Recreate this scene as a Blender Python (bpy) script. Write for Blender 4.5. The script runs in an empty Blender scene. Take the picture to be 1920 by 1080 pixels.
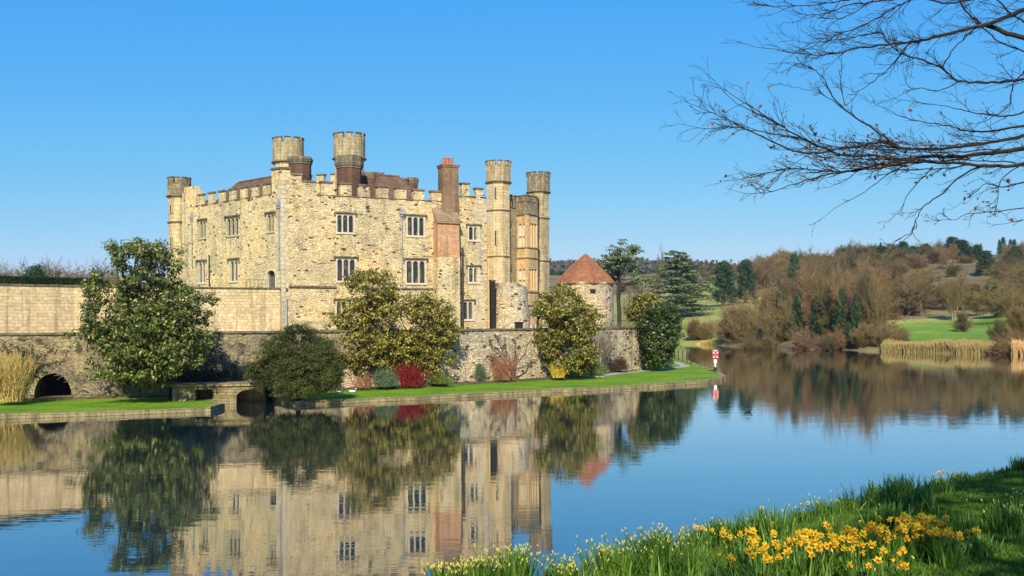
import bpy, bmesh, math, random
import numpy as np
from mathutils import Vector, Matrix, noise
R = math.radians
SC = bpy.context.scene
COL = SC.collection
# ------------------------------------------------------------ camera, world, sun, exposure
FPX = 1884.0; CX = 960.0; HY = 606.0; CAMH = 4.66; ROLL = R(0.35)
cam_data = bpy.data.cameras.new('camera'); cam = bpy.data.objects.new('camera', cam_data); COL.objects.link(cam)
cam_data.sensor_width = 36; cam_data.lens = 36 * FPX / 1920; cam_data.shift_y = (HY - 540) / 1920
cam_data.clip_start = 0.1; cam_data.clip_end = 12000
_c, _s = math.cos(ROLL), math.sin(ROLL)
cam.matrix_world = Matrix(((_c, _s, 0, 0), (0, 0, -1, 0), (-_s, _c, 0, CAMH), (0, 0, 0, 1)))
SC.camera = cam
SUN_EL = R(34); SUN_AZ = R(-3)          # azimuth measured from -Y (behind the camera) towards -X when negative
sdir = Vector((math.sin(SUN_AZ) * math.cos(SUN_EL), -math.cos(SUN_AZ) * math.cos(SUN_EL), math.sin(SUN_EL)))
world = bpy.data.worlds.new('World'); SC.world = world; world.use_nodes = True
wn = world.node_tree; wn.nodes.clear()
sky = wn.nodes.new('ShaderNodeTexSky'); sky.sky_type = 'NISHITA'; sky.sun_disc = False
sky.sun_elevation = SUN_EL; sky.sun_rotation = math.atan2(sdir.x, sdir.y)
sky.altitude = 0; sky.air_density = 0.95; sky.dust_density = 0.15; sky.ozone_density = 2.8
EXPO = 0.46; WSTR = 0.12; _K = WSTR * 2 ** EXPO
_sep = wn.nodes.new('ShaderNodeSeparateColor'); _com = wn.nodes.new('ShaderNodeCombineColor'); wn.links.new(sky.outputs[0], _sep.inputs[0])
def _wm(op, a, b):
    m = wn.nodes.new('ShaderNodeMath'); m.operation = op; wn.links.new(a, m.inputs[0]); m.inputs[1].default_value = b; return m.outputs[0]
for _i, (_a, _g) in enumerate(((.51, 1.55), (.63, .64), (.93, .06))):       # clear-day colour balance of the sky
    wn.links.new(_wm('MULTIPLY', _wm('POWER', _wm('MULTIPLY', _sep.outputs[_i], .149), _g), _a / _K), _com.inputs[_i])
wbg = wn.nodes.new('ShaderNodeBackground'); wbg.inputs['Strength'].default_value = WSTR
wout = wn.nodes.new('ShaderNodeOutputWorld')
wn.links.new(_com.outputs[0], wbg.inputs[0]); wn.links.new(wbg.outputs[0], wout.inputs[0])
ld = bpy.data.lights.new('sun', 'SUN'); ld.energy = 4.9; ld.angle = R(0.5); ld.color = (1.0, 0.925, 0.78)
sun = bpy.data.objects.new('sun', ld); COL.objects.link(sun); sun.rotation_euler = sdir.to_track_quat('Z', 'Y').to_euler()
SC.view_settings.view_transform = 'Standard'; SC.view_settings.look = 'None'
SC.view_settings.exposure = EXPO; SC.view_settings.gamma = 1; SC.view_settings.use_curve_mapping = False
SC.cycles.max_bounces = 7; SC.cycles.diffuse_bounces = 3; SC.cycles.glossy_bounces = 3
SC.cycles.transparent_max_bounces = 8; SC.cycles.use_denoising = True

# ------------------------------------------------------------ pixel -> world (photo coordinates, 1920x1080)
def ray(px, py):
    u, v = px - CX, HY - py
    return u * _c + v * _s, -u * _s + v * _c            # X, Z per FPX of depth
def W(px, py, d):
    X, Z = ray(px, py); return Vector((X * d / FPX, d, CAMH + Z * d / FPX))
def G(px, py, z):
    X, Z = ray(px, py); d = (z - CAMH) * FPX / Z; return Vector((X * d / FPX, d, z))
def PX(px, d, z=0.0):                                    # plan point below/above pixel column at depth d
    y = HY - (z - CAMH) * FPX / d
    w = W(px, y, d); return Vector((w.x, d, z))

# ------------------------------------------------------------ objects
def link(o, parent=None):
    COL.objects.link(o)
    if parent is not None: o.parent = parent
    return o
def tag(o, label=None, cat=None, group=None, kind=None):
    if label: o['label'] = label
    if cat: o['category'] = cat
    if group: o['group'] = group
    if kind: o['kind'] = kind
    return o
def empty(name, loc=(0, 0, 0), rz=0.0):
    o = bpy.data.objects.new(name, None); link(o); o.location = loc; o.rotation_euler = (0, 0, rz); o.empty_display_size = .3
    return o
def wmat(o):
    m = o.matrix_basis.copy()
    while o.parent is not None: o = o.parent; m = o.matrix_basis @ m
    return m
class MB:
    def __init__(s): s.v = []; s.f = []; s.smooth = False
    def add(s, vs, fs):
        n = len(s.v); s.v += [tuple(v) for v in vs]; s.f += [tuple(i + n for i in f) for f in fs]; return s
    def quad(s, a, b, c, d): return s.add([a, b, c, d], [(0, 1, 2, 3)])
    def box(s, c, sz, rz=0.0, tilt=None):
        m = Matrix.Rotation(rz, 3, 'Z')
        if tilt is not None: m = m @ tilt
        c = Vector(c); hx, hy, hz = sz[0] / 2, sz[1] / 2, sz[2] / 2
        vs = [c + m @ Vector((x * hx, y * hy, z * hz)) for z in (-1, 1) for x, y in ((-1, -1), (1, -1), (1, 1), (-1, 1))]
        return s.add(vs, [(3, 2, 1, 0), (4, 5, 6, 7), (0, 1, 5, 4), (1, 2, 6, 5), (2, 3, 7, 6), (3, 0, 4, 7)])
    def prism(s, poly, z0, z1, cap0=True, cap1=True):
        """poly: counter-clockwise plan points; z0/z1 numbers or lists"""
        n = len(poly)
        za = z0 if isinstance(z0, (list, tuple)) else [z0] * n
        zb = z1 if isinstance(z1, (list, tuple)) else [z1] * n
        vs = [(p[0], p[1], za[i]) for i, p in enumerate(poly)] + [(p[0], p[1], zb[i]) for i, p in enumerate(poly)]
        fs = [(i, (i + 1) % n, n + (i + 1) % n, n + i) for i in range(n)]
        if cap0: fs.append(tuple(range(n - 1, -1, -1)))
        if cap1: fs.append(tuple(range(n, 2 * n)))
        return s.add(vs, fs)
    def lathe(s, c, prof, n=24, a0=0.0, a1=2 * math.pi, rot=0.0):
        """prof: (r, z) from bottom to top"""
        full = abs(a1 - a0 - 2 * math.pi) < 1e-6; m = n if full else n + 1
        vs = []
        for r, z in prof:
            for i in range(m):
                a = a0 + (a1 - a0) * i / n + rot; vs.append((c[0] + r * math.cos(a), c[1] + r * math.sin(a), c[2] + z))
        fs = []
        for j in range(len(prof) - 1):
            for i in range(n):
                i2 = (i + 1) % m; fs.append((j * m + i, j * m + i2, (j + 1) * m + i2, (j + 1) * m + i))
        return s.add(vs, fs)
    def tube(s, path, rad, n=6):
        path = [Vector(p) for p in path]; rad = rad if isinstance(rad, (list, tuple)) else [rad] * len(path)
        up = Vector((0, 0, 1)); vs = []
        for i, p in enumerate(path):
            t = (path[min(i + 1, len(path) - 1)] - path[max(i - 1, 0)]).normalized()
            a = t.cross(up if abs(t.z) < .95 else Vector((1, 0, 0))).normalized(); b = t.cross(a)
            for k in range(n):
                g = 2 * math.pi * k / n; vs.append(p + (a * math.cos(g) + b * math.sin(g)) * rad[i])
        fs = [(j * n + k, j * n + (k + 1) % n, (j + 1) * n + (k + 1) % n, (j + 1) * n + k) for j in range(len(path) - 1) for k in range(n)]
        fs.append(tuple(range(n))); fs.append(tuple((len(path) - 1) * n + k for k in range(n - 1, -1, -1)))
        return s.add(vs, fs)
    def build(s, name, mat, parent=None, smooth=False, fix=True, cyl=None):
        me = bpy.data.meshes.new(name)
        if parent is not None:
            inv = wmat(parent).inverted(); vs = [inv @ Vector(v) for v in s.v]
        else: vs = s.v
        me.from_pydata([tuple(v) for v in vs], [], s.f)
        if fix:
            bm = bmesh.new(); bm.from_mesh(me); bmesh.ops.recalc_face_normals(bm, faces=bm.faces); bm.to_mesh(me); bm.free()
        uvl = me.uv_layers.new(name='UVMap')
        if cyl is not None: cw = (inv @ Vector((cyl[0], cyl[1], 0))) if parent is not None else Vector((cyl[0], cyl[1], 0))
        for p in me.polygons:
            nrm = p.normal
            if cyl is not None and abs(nrm.z) < .93:
                rc_ = p.center - cw; ac = math.atan2(rc_.y, rc_.x)
                for li in p.loop_indices:
                    co = me.vertices[me.loops[li].vertex_index].co; a_ = math.atan2(co.y - cw.y, co.x - cw.x) - ac
                    a_ = (a_ + math.pi) % (2 * math.pi) - math.pi; uvl.data[li].uv = ((ac + a_) * cyl[2], co.z)
            elif abs(nrm.z) < .75:
                t = Vector((-nrm.y, nrm.x, 0)).normalized()
                for li in p.loop_indices:
                    co = me.vertices[me.loops[li].vertex_index].co; uvl.data[li].uv = (co.dot(t), co.z)
            else:
                for li in p.loop_indices:
                    co = me.vertices[me.loops[li].vertex_index].co; uvl.data[li].uv = (co.x, co.y)
        if smooth: me.polygons.foreach_set('use_smooth', [True] * len(me.polygons))
        me.materials.append(mat)
        return link(bpy.data.objects.new(name, me), parent)
def raw_mesh(name, verts, faces_flat, nper, mat, parent=None, smooth=False):
    """numpy mesh: verts (n,3), faces_flat ints, nper verts per face"""
    me = bpy.data.meshes.new(name); nv = len(verts); nf = len(faces_flat) // nper
    me.vertices.add(nv); me.vertices.foreach_set('co', np.asarray(verts, dtype=np.float32).ravel())
    me.loops.add(nf * nper); me.loops.foreach_set('vertex_index', np.asarray(faces_flat, dtype=np.int32))
    me.polygons.add(nf); me.polygons.foreach_set('loop_start', np.arange(0, nf * nper, nper, dtype=np.int32))
    me.polygons.foreach_set('loop_total', np.full(nf, nper, dtype=np.int32))
    if smooth: me.polygons.foreach_set('use_smooth', np.ones(nf, dtype=bool))
    me.update(calc_edges=True); me.materials.append(mat)
    return link(bpy.data.objects.new(name, me), parent)

# ------------------------------------------------------------ materials
class NT:
    def __init__(s, name, rough=.9, spec=.3):
        s.m = bpy.data.materials.new(name); s.m.use_nodes = True; s.t = s.m.node_tree
        s.b = s.t.nodes['Principled BSDF']; s.b.inputs['Roughness'].default_value = rough; s.b.inputs['Specular IOR Level'].default_value = spec
        s.out = s.t.nodes['Material Output']
    def n(s, typ, ins=None, **kw):
        nd = s.t.nodes.new('ShaderNode' + typ)
        for k, v in kw.items(): setattr(nd, k, v)
        for k, v in (ins or {}).items():
            if hasattr(v, 'links') or isinstance(v, bpy.types.NodeSocket): s.t.links.new(v, nd.inputs[k])
            else: nd.inputs[k].default_value = v
        return nd
    def L(s, a, b): s.t.links.new(a, b)
    def uv(s, sx=1, sy=1, warp=0, wscale=1.5):
        tc = s.n('TexCoord'); v = tc.outputs['UV']
        if warp:
            nz = s.n('TexNoise', {'Vector': v, 'Scale': wscale, 'Detail': 2.0})
            sub = s.n('VectorMath', {0: nz.outputs['Color'], 1: (.5, .5, .5)}, operation='SUBTRACT')
            sc = s.n('VectorMath', {0: sub.outputs[0], 'Scale': warp}, operation='SCALE')
            v = s.n('VectorMath', {0: v, 1: sc.outputs[0]}).outputs[0]
        return s.n('Mapping', {'Vector': v, 'Scale': (sx, sy, 1)}).outputs[0]
    def obj(s): return s.n('TexCoord').outputs['Object']
    def pos(s): return s.n('NewGeometry').outputs['Position']
    def noise(s, vec, scale, detail=4.0, rough=.55): return s.n('TexNoise', {'Vector': vec, 'Scale': scale, 'Detail': detail, 'Roughness': rough}).outputs['Fac']
    def ramp(s, fac, stops, interp='LINEAR'):
        r = s.n('ValToRGB', {'Fac': fac}); cr = r.color_ramp; cr.interpolation = interp
        while len(cr.elements) < len(stops): cr.elements.new(.5)
        for e, (p, c) in zip(cr.elements, stops): e.position = p; e.color = (c[0], c[1], c[2], 1)
        return r.outputs['Color']
    def mix(s, fac, a, b, mode='MIX'):
        mx = s.n('Mix', data_type='RGBA', blend_type=mode)
        for i, v in ((0, fac), (6, a), (7, b)):
            if isinstance(v, bpy.types.NodeSocket): s.L(v, mx.inputs[i])
            else: mx.inputs[i].default_value = v if i == 0 else (v[0], v[1], v[2], 1)
        return mx.outputs[2]
    def math(s, op, a, b=0.0):
        m = s.n('Math', operation=op)
        for i, v in ((0, a), (1, b)):
            if isinstance(v, bpy.types.NodeSocket): s.L(v, m.inputs[i])
            else: m.inputs[i].default_value = v
        return m.outputs[0]
    def maprange(s, v, a, b, c=0.0, d=1.0): return s.n('MapRange', {0: v, 1: a, 2: b, 3: c, 4: d}).outputs[0]
    def color(s, c):
        if isinstance(c, bpy.types.NodeSocket): s.L(c, s.b.inputs['Base Color'])
        else: s.b.inputs['Base Color'].default_value = (c[0], c[1], c[2], 1)
    def bump(s, h, strength=.5, dist=.02):
        b = s.n('Bump', {'Height': h, 'Strength': strength, 'Distance': dist}); s.L(b.outputs[0], s.b.inputs['Normal'])

def g3(v): return (v, v, v)
def rubble(name, cols, sx=3.8, sy=8.0, dark=(.10, .075, .045), darkp=.9, mortar=(.50, .40, .25), tint=None, wear=.72, mcut=.05, spot=.66):
    t = NT(name, .92, .2); v = t.uv(sx, sy, .12, 1.3)
    vc = t.n('TexVoronoi', {'Vector': v, 'Scale': 1.0, 'Randomness': .82})
    ve = t.n('TexVoronoi', {'Vector': v, 'Scale': 1.0, 'Randomness': .82}, feature='DISTANCE_TO_EDGE')
    sep = t.n('SeparateColor', {'Color': vc.outputs['Color']})
    stone = t.ramp(sep.outputs[0], [(i / (len(cols) - 1), c) for i, c in enumerate(cols)])
    dk = t.maprange(sep.outputs[1], darkp - .02, darkp + .02)
    c = t.mix(dk, stone, dark)
    uv = t.uv(1, 1)
    n1 = t.noise(uv, 6.0, 5.0); c = t.mix(1.0, c, t.ramp(n1, [(.3, g3(.72)), (.7, g3(1.18))]), 'MULTIPLY')
    mm = t.maprange(ve.outputs['Distance'], mcut * .4, mcut, 1, 0)
    n3 = t.noise(uv, 1.1, 4.0)
    mcol = t.mix(t.maprange(n3, .42, .6), mortar, tuple(x * .55 for x in mortar))
    c = t.mix(t.math('MULTIPLY', mm, .85), c, mcol)
    n2 = t.noise(uv, .35, 6.0, .65)
    c = t.mix(1.0, c, t.ramp(n2, [(.32, tuple(wear * q for q in (.95, .98, 1.0))), (.55, (1.0, 1.0, 1.0)), (.75, (1.14, 1.08, .98))]), 'MULTIPLY')
    n4 = t.noise(uv, 2.6, 6.0, .7)                       # holes, lichen and soot spots
    n5 = t.noise(t.uv(1, 1.6), 6.2, 3.0, .6); c = t.mix(t.maprange(n5, spot - .01, spot + .05, 0, .55), c, (.22, .165, .085))
    c = t.mix(t.maprange(n4, .66, .74, 0, .6), c, (.13, .11, .075))
    c = t.mix(t.maprange(n4, .36, .29, 0, .5), c, (.42, .40, .33))
    n6 = t.noise(t.uv(1.5, .10), 1.0, 5.0); c = t.mix(1.0, c, t.ramp(n6, [(.34, (.66, .67, .66)), (.48, g3(1.0))]), 'MULTIPLY')
    n7 = t.noise(uv, .16, 3.0); c = t.mix(1.0, c, t.ramp(n7, [(.36, (.90, .93, .98)), (.5, (1.0, 1.0, 1.0)), (.64, (1.07, 1.0, .90))]), 'MULTIPLY')
    if tint: c = t.mix(1.0, c, tint, 'MULTIPLY')
    t.color(c)
    h = t.math('ADD', t.maprange(ve.outputs['Distance'], 0, .16), t.math('MULTIPLY', n1, .5))
    h = t.math('ADD', h, t.math('MULTIPLY', sep.outputs[2], .5))
    t.bump(h, .75, .045)
    return t.m
def coursed(name, c1, c2, mortar, w=.55, h=.24, wear=.65, offset=.5, stain=(.2, .17, .11), stainp=.62, bump=.6, warp=.05):
    t = NT(name, .9, .2); v = t.uv(1, 1, warp, 2.0 if warp < .1 else 1.3)
    br = t.n('TexBrick', {'Vector': v, 'Color1': (*c1, 1), 'Color2': (*c2, 1), 'Mortar': (*mortar, 1), 'Scale': 1.0, 'Mortar Size': .012, 'Mortar Smooth': .3, 'Bias': 0.0, 'Brick Width': w, 'Row Height': h})
    br.offset = offset; br.squash = .7; br.squash_frequency = 3
    uv = t.uv(1, 1)
    n1 = t.noise(uv, 5.0, 5.0); c = t.mix(1.0, br.outputs['Color'], t.ramp(n1, [(.3, g3(.75)), (.7, g3(1.2))]), 'MULTIPLY')
    n2 = t.noise(uv, .5, 6.0, .65)
    c = t.mix(1.0, c, t.ramp(n2, [(.33, g3(wear)), (.6, g3(1.0)), (.8, (1.12, 1.07, 1.0))]), 'MULTIPLY')
    n4 = t.noise(t.uv(1.6, .7), 1.7, 6.0, .7); c = t.mix(t.maprange(n4, stainp - .04, stainp + .06, 0, .7), c, stain)
    n6 = t.noise(t.uv(2.4, .13), 1.0, 4.0); c = t.mix(1.0, c, t.ramp(n6, [(.36, g3(.66)), (.5, g3(1.0))]), 'MULTIPLY')
    t.color(c); t.bump(t.math('ADD', t.math('MULTIPLY', br.outputs['Fac'], -.8), t.math('MULTIPLY', n1, .6)), bump, .03)
    return t.m
M = {}
M['rubble'] = rubble('rubble_stone', [(.71, .52, .245), (.82, .63, .325), (.60, .43, .20), (.84, .68, .39), (.75, .54, .25)], darkp=.965, mortar=(.80, .62, .32), spot=.66)
M['rubble2'] = rubble('rubble_stone_front', [(.67, .49, .235), (.79, .61, .32), (.54, .39, .19), (.82, .66, .38), (.70, .50, .24)], darkp=.945, mortar=(.76, .58, .31), spot=.625)
M['moss_wall'] = rubble('mossy_wall', [(.32, .25, .14), (.40, .31, .17), (.25, .20, .11), (.42, .33, .18)], sx=2.6, sy=4.4, darkp=.9, mortar=(.28, .23, .13), wear=.55, spot=.58)
M['pale_wall'] = rubble('pale_wall', [(.58, .46, .29), (.74, .60, .40), (.42, .33, .21), (.66, .51, .31), (.50, .39, .24)], sx=3.0, sy=5.0, darkp=.90, spot=.64, mortar=(.46, .38, .24))
M['course'] = coursed('coursed_stone', (.80, .61, .33), (.62, .45, .23), (.50, .37, .19), .43, .21, warp=.13, wear=.8, stainp=.68, stain=(.30, .24, .14))
M['ashlar'] = coursed('ashlar', (.68, .52, .27), (.54, .40, .20), (.36, .27, .14), .62, .33, wear=.80, stainp=.60, stain=(.34, .28, .17))
M['ashlar_mid'] = coursed('mottled_ashlar', (.56, .44, .235), (.42, .32, .165), (.27, .21, .115), .55, .3, wear=.7, stainp=.54, stain=(.24, .2, .12))
M['ashlar_dark'] = coursed('weathered_ashlar', (.44, .34, .19), (.31, .24, .135), (.20, .16, .095), .6, .34, wear=.55, stainp=.52, stain=(.11, .095, .06))
M['gold_stone'] = coursed('golden_stone', (.72, .48, .22), (.60, .38, .165), (.44, .29, .13), .7, .36, wear=.75, stainp=.62, stain=(.25, .18, .1))
M['quoin'] = coursed('quoin_stone', (.64, .54, .35), (.54, .44, .27), (.40, .32, .2), .5, .32, wear=.75, stainp=.66)
M['brick'] = coursed('red_brick', (.64, .31, .145), (.53, .235, .105), (.55, .36, .21), .24, .082, wear=.78, stainp=.56, stain=(.56, .40, .23))
M['brick_dark'] = coursed('dark_brick', (.19, .09, .058), (.13, .06, .04), (.18, .12, .085), .24, .082, wear=.6, stainp=.6, stain=(.09, .06, .045))
M['brick_old'] = coursed('weathered_brick', (.36, .20, .105), (.26, .145, .075), (.32, .22, .13), .24, .082, wear=.6, stainp=.56, stain=(.17, .14, .08))
M['coping'] = coursed('coping', (.25, .20, .125), (.18, .148, .09), (.12, .1, .06), .7, .5, wear=.55, stainp=.55, stain=(.085, .075, .05))
def simple(name, c, rough=.8, spec=.3, var=.25, scale=4.0, metal=0.0):
    t = NT(name, rough, spec); n1 = t.noise(t.obj(), scale, 5.0)
    t.color(t.mix(1.0, c, t.ramp(n1, [(.3, g3(1 - var)), (.7, g3(1 + var))]), 'MULTIPLY')); t.b.inputs['Metallic'].default_value = metal
    t.bump(n1, .15, .01); return t.m
M['tracery'] = simple('window_stone', (.54, .47, .34), .8, .3, .15, 3)
M['tracery_old'] = simple('weathered_window_stone', (.42, .36, .22), .85, .3, .2, 3)
M['tracery_gold'] = simple('golden_window_stone', (.60, .44, .23), .85, .3, .15, 3)
def glassmat():
    t = NT('leaded_glass', .12, .5); v = t.uv(1, 1)
    br = t.n('TexBrick', {'Vector': v, 'Color1': (.012, .013, .013, 1), 'Color2': (.03, .029, .024, 1), 'Mortar': (.045, .043, .036, 1), 'Scale': 1.0, 'Mortar Size': .008, 'Brick Width': .16, 'Row Height': .22})
    br.offset = 0.0
    n = t.noise(t.uv(2, .6), 1.2, 2.0); c = t.mix(t.maprange(n, .52, .62, 0, .55), br.outputs['Color'], (.16, .15, .11))
    t.color(c); t.bump(t.noise(v, 5.0, 1.0), .25, .01); return t.m
M['glass'] = glassmat()
M['blind'] = simple('pale_blind_glass', (.52, .50, .42), .35, .5, .2, 2)
M['gold_pane'] = simple('amber_shutter', (.50, .30, .12), .6, .3, .2, 2)
def tiles(name, cols, w=.3, h=.16):
    t = NT(name, .9, .2); v = t.uv(1, 1, .03, 3)
    br = t.n('TexBrick', {'Vector': v, 'Color1': (*cols[0], 1), 'Color2': (*cols[1], 1), 'Mortar': (*[x * .5 for x in cols[1]], 1), 'Scale': 1.0, 'Mortar Size': .014, 'Mortar Smooth': .4, 'Brick Width': w, 'Row Height': h})
    uv = t.uv(1, 1); n2 = t.noise(uv, .9, 6.0, .7); c = t.mix(1.0, br.outputs['Color'], t.ramp(n2, [(.3, g3(.62)), (.7, g3(1.3))]), 'MULTIPLY')
    c = t.mix(t.maprange(t.noise(uv, 2.2, 6, .7), .58, .7, 0, .6), c, cols[2])
    t.color(c); t.bump(t.math('MULTIPLY', br.outputs['Fac'], -1.0), .6, .03); return t.m
M['tile_brown'] = tiles('brown_tiles', [(.20, .115, .068), (.145, .085, .052), (.15, .125, .08)])
M['tile_red'] = tiles('red_clay_tiles', [(.36, .155, .072), (.28, .115, .055), (.19, .10, .06)])
M['tile_moss'] = tiles('mossy_tiles', [(.36, .25, .15), (.27, .18, .105), (.42, .28, .11)])
M['lead'] = simple('lead_pipe', (.30, .31, .30), .6, .4, .2)
M['pipe_dark'] = simple('dark_pipe', (.045, .04, .035), .6, .4, .2)
M['black'] = simple('dark_timber_and_shade', (.018, .016, .015), .8, .2, .3)  # dark timber, and the black that paints shade into openings
M['iron'] = simple('black_iron', (.02, .02, .02), .5, .4, .2)
M['white_paint'] = simple('white_paint', (.80, .80, .78), .4, .4, .05)
M['red_paint'] = simple('red_paint', (.55, .07, .065), .4, .4, .08)
M['pot'] = simple('terracotta_pot', (.46, .17, .08), .8, .3, .2)
M['kerb'] = coursed('kerb_stone', (.42, .33, .16), (.28, .22, .10), (.12, .1, .05), .6, .17, wear=.6, stainp=.55, stain=(.14, .13, .06))
M['bark'] = simple('bark', (.13, .095, .065), .95, .15, .4, 8)
M['bark_dark'] = simple('dark_bark', (.05, .038, .028), .95, .15, .4, 8)
M['bark_pale'] = simple('pale_bark', (.30, .25, .175), .95, .15, .4, 6)
def twig(name, c, c2):
    t = NT(name, .9, .15); g = t.n('NewGeometry'); o = t.n('ObjectInfo')
    c0 = t.mix(g.outputs['Random Per Island'], c, c2)
    t.color(t.mix(1.0, c0, t.ramp(o.outputs['Random'], [(0, (.62, .68, .62)), (.25, (1.12, 1.0, .84)), (.5, (.84, .92, .66)), (.75, (1.1, 1.02, 1.0)), (1, (1.45, 1.32, 1.15))], 'CONSTANT'), 'MULTIPLY')); return t.m
M['twig_brown'] = twig('brown_twigs', (.29, .20, .10), (.17, .115, .06))
M['twig_red'] = twig('russet_twigs', (.26, .18, .09), (.15, .105, .055))
M['twig_olive'] = twig('olive_twigs', (.27, .22, .085), (.155, .125, .05))
M['twig_grey'] = twig('grey_twigs', (.26, .22, .17), (.15, .13, .10))
M['twig_dark'] = twig('dark_twigs', (.042, .028, .021), (.024, .017, .013))
M['stem_red'] = twig('crimson_stems', (.44, .03, .035), (.24, .014, .018))
M['stem_yellow'] = twig('yellow_stems', (.62, .47, .05), (.42, .34, .05))
M['stem_straw'] = twig('straw_stems', (.52, .42, .15), (.36, .30, .11))
M['stem_orange'] = twig('orange_brown_stems', (.34, .155, .085), (.21, .095, .055))
M['reed'] = twig('dry_reed', (.78, .54, .22), (.56, .38, .15))
def leaf(name, cols, rough=.45, spec=.4, trans=.25, tcol=None):
    t = NT(name, rough, spec); g = t.n('NewGeometry')
    c = t.ramp(g.outputs['Random Per Island'], [(i / (len(cols) - 1), c) for i, c in enumerate(cols)])
    nz = t.noise(t.obj(), .35, 3.0); c = t.mix(1.0, c, t.ramp(nz, [(.35, g3(.75)), (.65, g3(1.2))]), 'MULTIPLY')
    o = t.n('ObjectInfo'); c = t.mix(1.0, c, t.ramp(o.outputs['Random'], [(0, (.85, .9, .9)), (1, (1.15, 1.08, 1.0))]), 'MULTIPLY')
    t.color(c)
    tr = t.n('BsdfTranslucent'); t.L(c, tr.inputs['Color'])
    ms = t.n('MixShader', {0: trans}); t.L(t.b.outputs[0], ms.inputs[1]); t.L(tr.outputs[0], ms.inputs[2]); t.L(ms.outputs[0], t.out.inputs['Surface'])
    return t.m
M['magnolia'] = leaf('magnolia_leaves', [(.025, .038, .006), (.15, .19, .018), (.05, .08, .010), (.36, .36, .07), (.11, .15, .014), (.035, .05, .008), (.24, .16, .05)], .46, .45, .15)  # palest leaf tones paint in highlights, darkest ones the black gaps
M['magnolia_d'] = leaf('dark_glossy_leaves', [(.018, .040, .008), (.06, .10, .014), (.035, .065, .010), (.12, .15, .025)], .36, .5)
M['magnolia_y'] = leaf('yellow_magnolia_leaves', [(.03, .04, .006), (.28, .25, .018), (.08, .095, .010), (.50, .42, .08), (.19, .185, .014), (.05, .06, .008), (.32, .20, .05)], .46, .45, .15)  # cream and near-black leaves carry painted highlights and dark gaps too
M['bush_green'] = leaf('yew_needles', [(.03, .055, .012), (.09, .12, .02), (.05, .075, .014), (.17, .15, .03), (.13, .09, .03)], .7, .2)
M['bush_mid'] = leaf('shrub_leaves', [(.05, .11, .025), (.10, .17, .04), (.07, .13, .035)], .7, .25)
M['bush_grey'] = leaf('grey_green_leaves', [(.11, .17, .08), (.18, .24, .12), (.13, .18, .10)], .7, .25)
M['bush_lime'] = leaf('lime_leaves', [(.13, .21, .03), (.21, .29, .05), (.16, .23, .04)], .7, .25)
M['bush_purple'] = leaf('purple_brown_leaves', [(.07, .035, .028), (.12, .06, .04), (.09, .045, .03)], .7, .25)
M['bush_yellow'] = leaf('yellow_green_leaves', [(.20, .21, .03), (.34, .31, .04), (.25, .24, .03)], .7, .25)
M['needle_dark'] = leaf('dark_pine_needles', [(.02, .055, .022), (.05, .095, .035), (.028, .068, .026)], .7, .2, .1)
M['needle_cedar'] = leaf('cedar_needles', [(.06, .10, .045), (.15, .19, .075), (.09, .13, .055)], .7, .2, .1)
M['ivy'] = leaf('ivy_leaves', [(.018, .045, .012), (.045, .085, .02), (.03, .06, .014)], .5, .35)
M['hedge'] = leaf('hedge_leaves', [(.015, .035, .012), (.035, .06, .018), (.025, .045, .015)], .7, .2, .1)
M['dead_leaf'] = leaf('dead_beech_leaves', [(.20, .085, .035), (.32, .15, .06), (.13, .055, .025)], .7, .2, .3)
M['blade'] = leaf('daffodil_blades', [(.035, .11, .015), (.16, .30, .035), (.07, .17, .02), (.34, .48, .08)], .5, .3, .35)
M['petal'] = leaf('yellow_petals', [(.62, .40, .02), (.88, .66, .03), (.78, .54, .02), (.66, .34, .08)], .5, .3, .35)
M['trumpet'] = leaf('orange_trumpets', [(.78, .30, .03), (.88, .52, .02)], .5, .3, .35)
M['bud'] = leaf('pale_buds', [(.50, .52, .08), (.70, .62, .14), (.75, .58, .05)], .5, .3, .35)
M['turf'] = leaf('turf_blades', [(.05, .115, .012), (.11, .20, .02), (.07, .15, .015), (.16, .24, .03)], .6, .25, .3)
def grassmat(name, a, b, c2, s1=.25, s2=3.0):
    t = NT(name, .95, .1); p = t.pos()
    n1 = t.noise(p, s1, 4); n2 = t.noise(p, s2, 6, .7)
    c = t.ramp(n1, [(.3, a), (.5, b), (.7, c2)]); c = t.mix(1.0, c, t.ramp(n2, [(.3, g3(.62)), (.7, g3(1.32))]), 'MULTIPLY')
    c = t.mix(t.maprange(t.noise(p, 1.1, 5, .7), .60, .72, 0, .5), c, (.22, .22, .05))
    t.color(c); t.bump(t.noise(p, 14.0, 5, .8), .9, .06); return t.m
M['lawn'] = grassmat('lawn_grass', (.10, .21, .010), (.15, .28, .014), (.24, .33, .022), .35, 4.0)
M['bank'] = grassmat('bank_grass', (.045, .09, .012), (.08, .15, .016), (.12, .19, .024), 1.2, 9.0)
M['soil'] = grassmat('soil', (.10, .075, .04), (.13, .12, .05), (.07, .055, .03), .8, 4)
M['path'] = simple('gravel_path', (.40, .36, .27), .95, .1, .2, 3)
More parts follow.
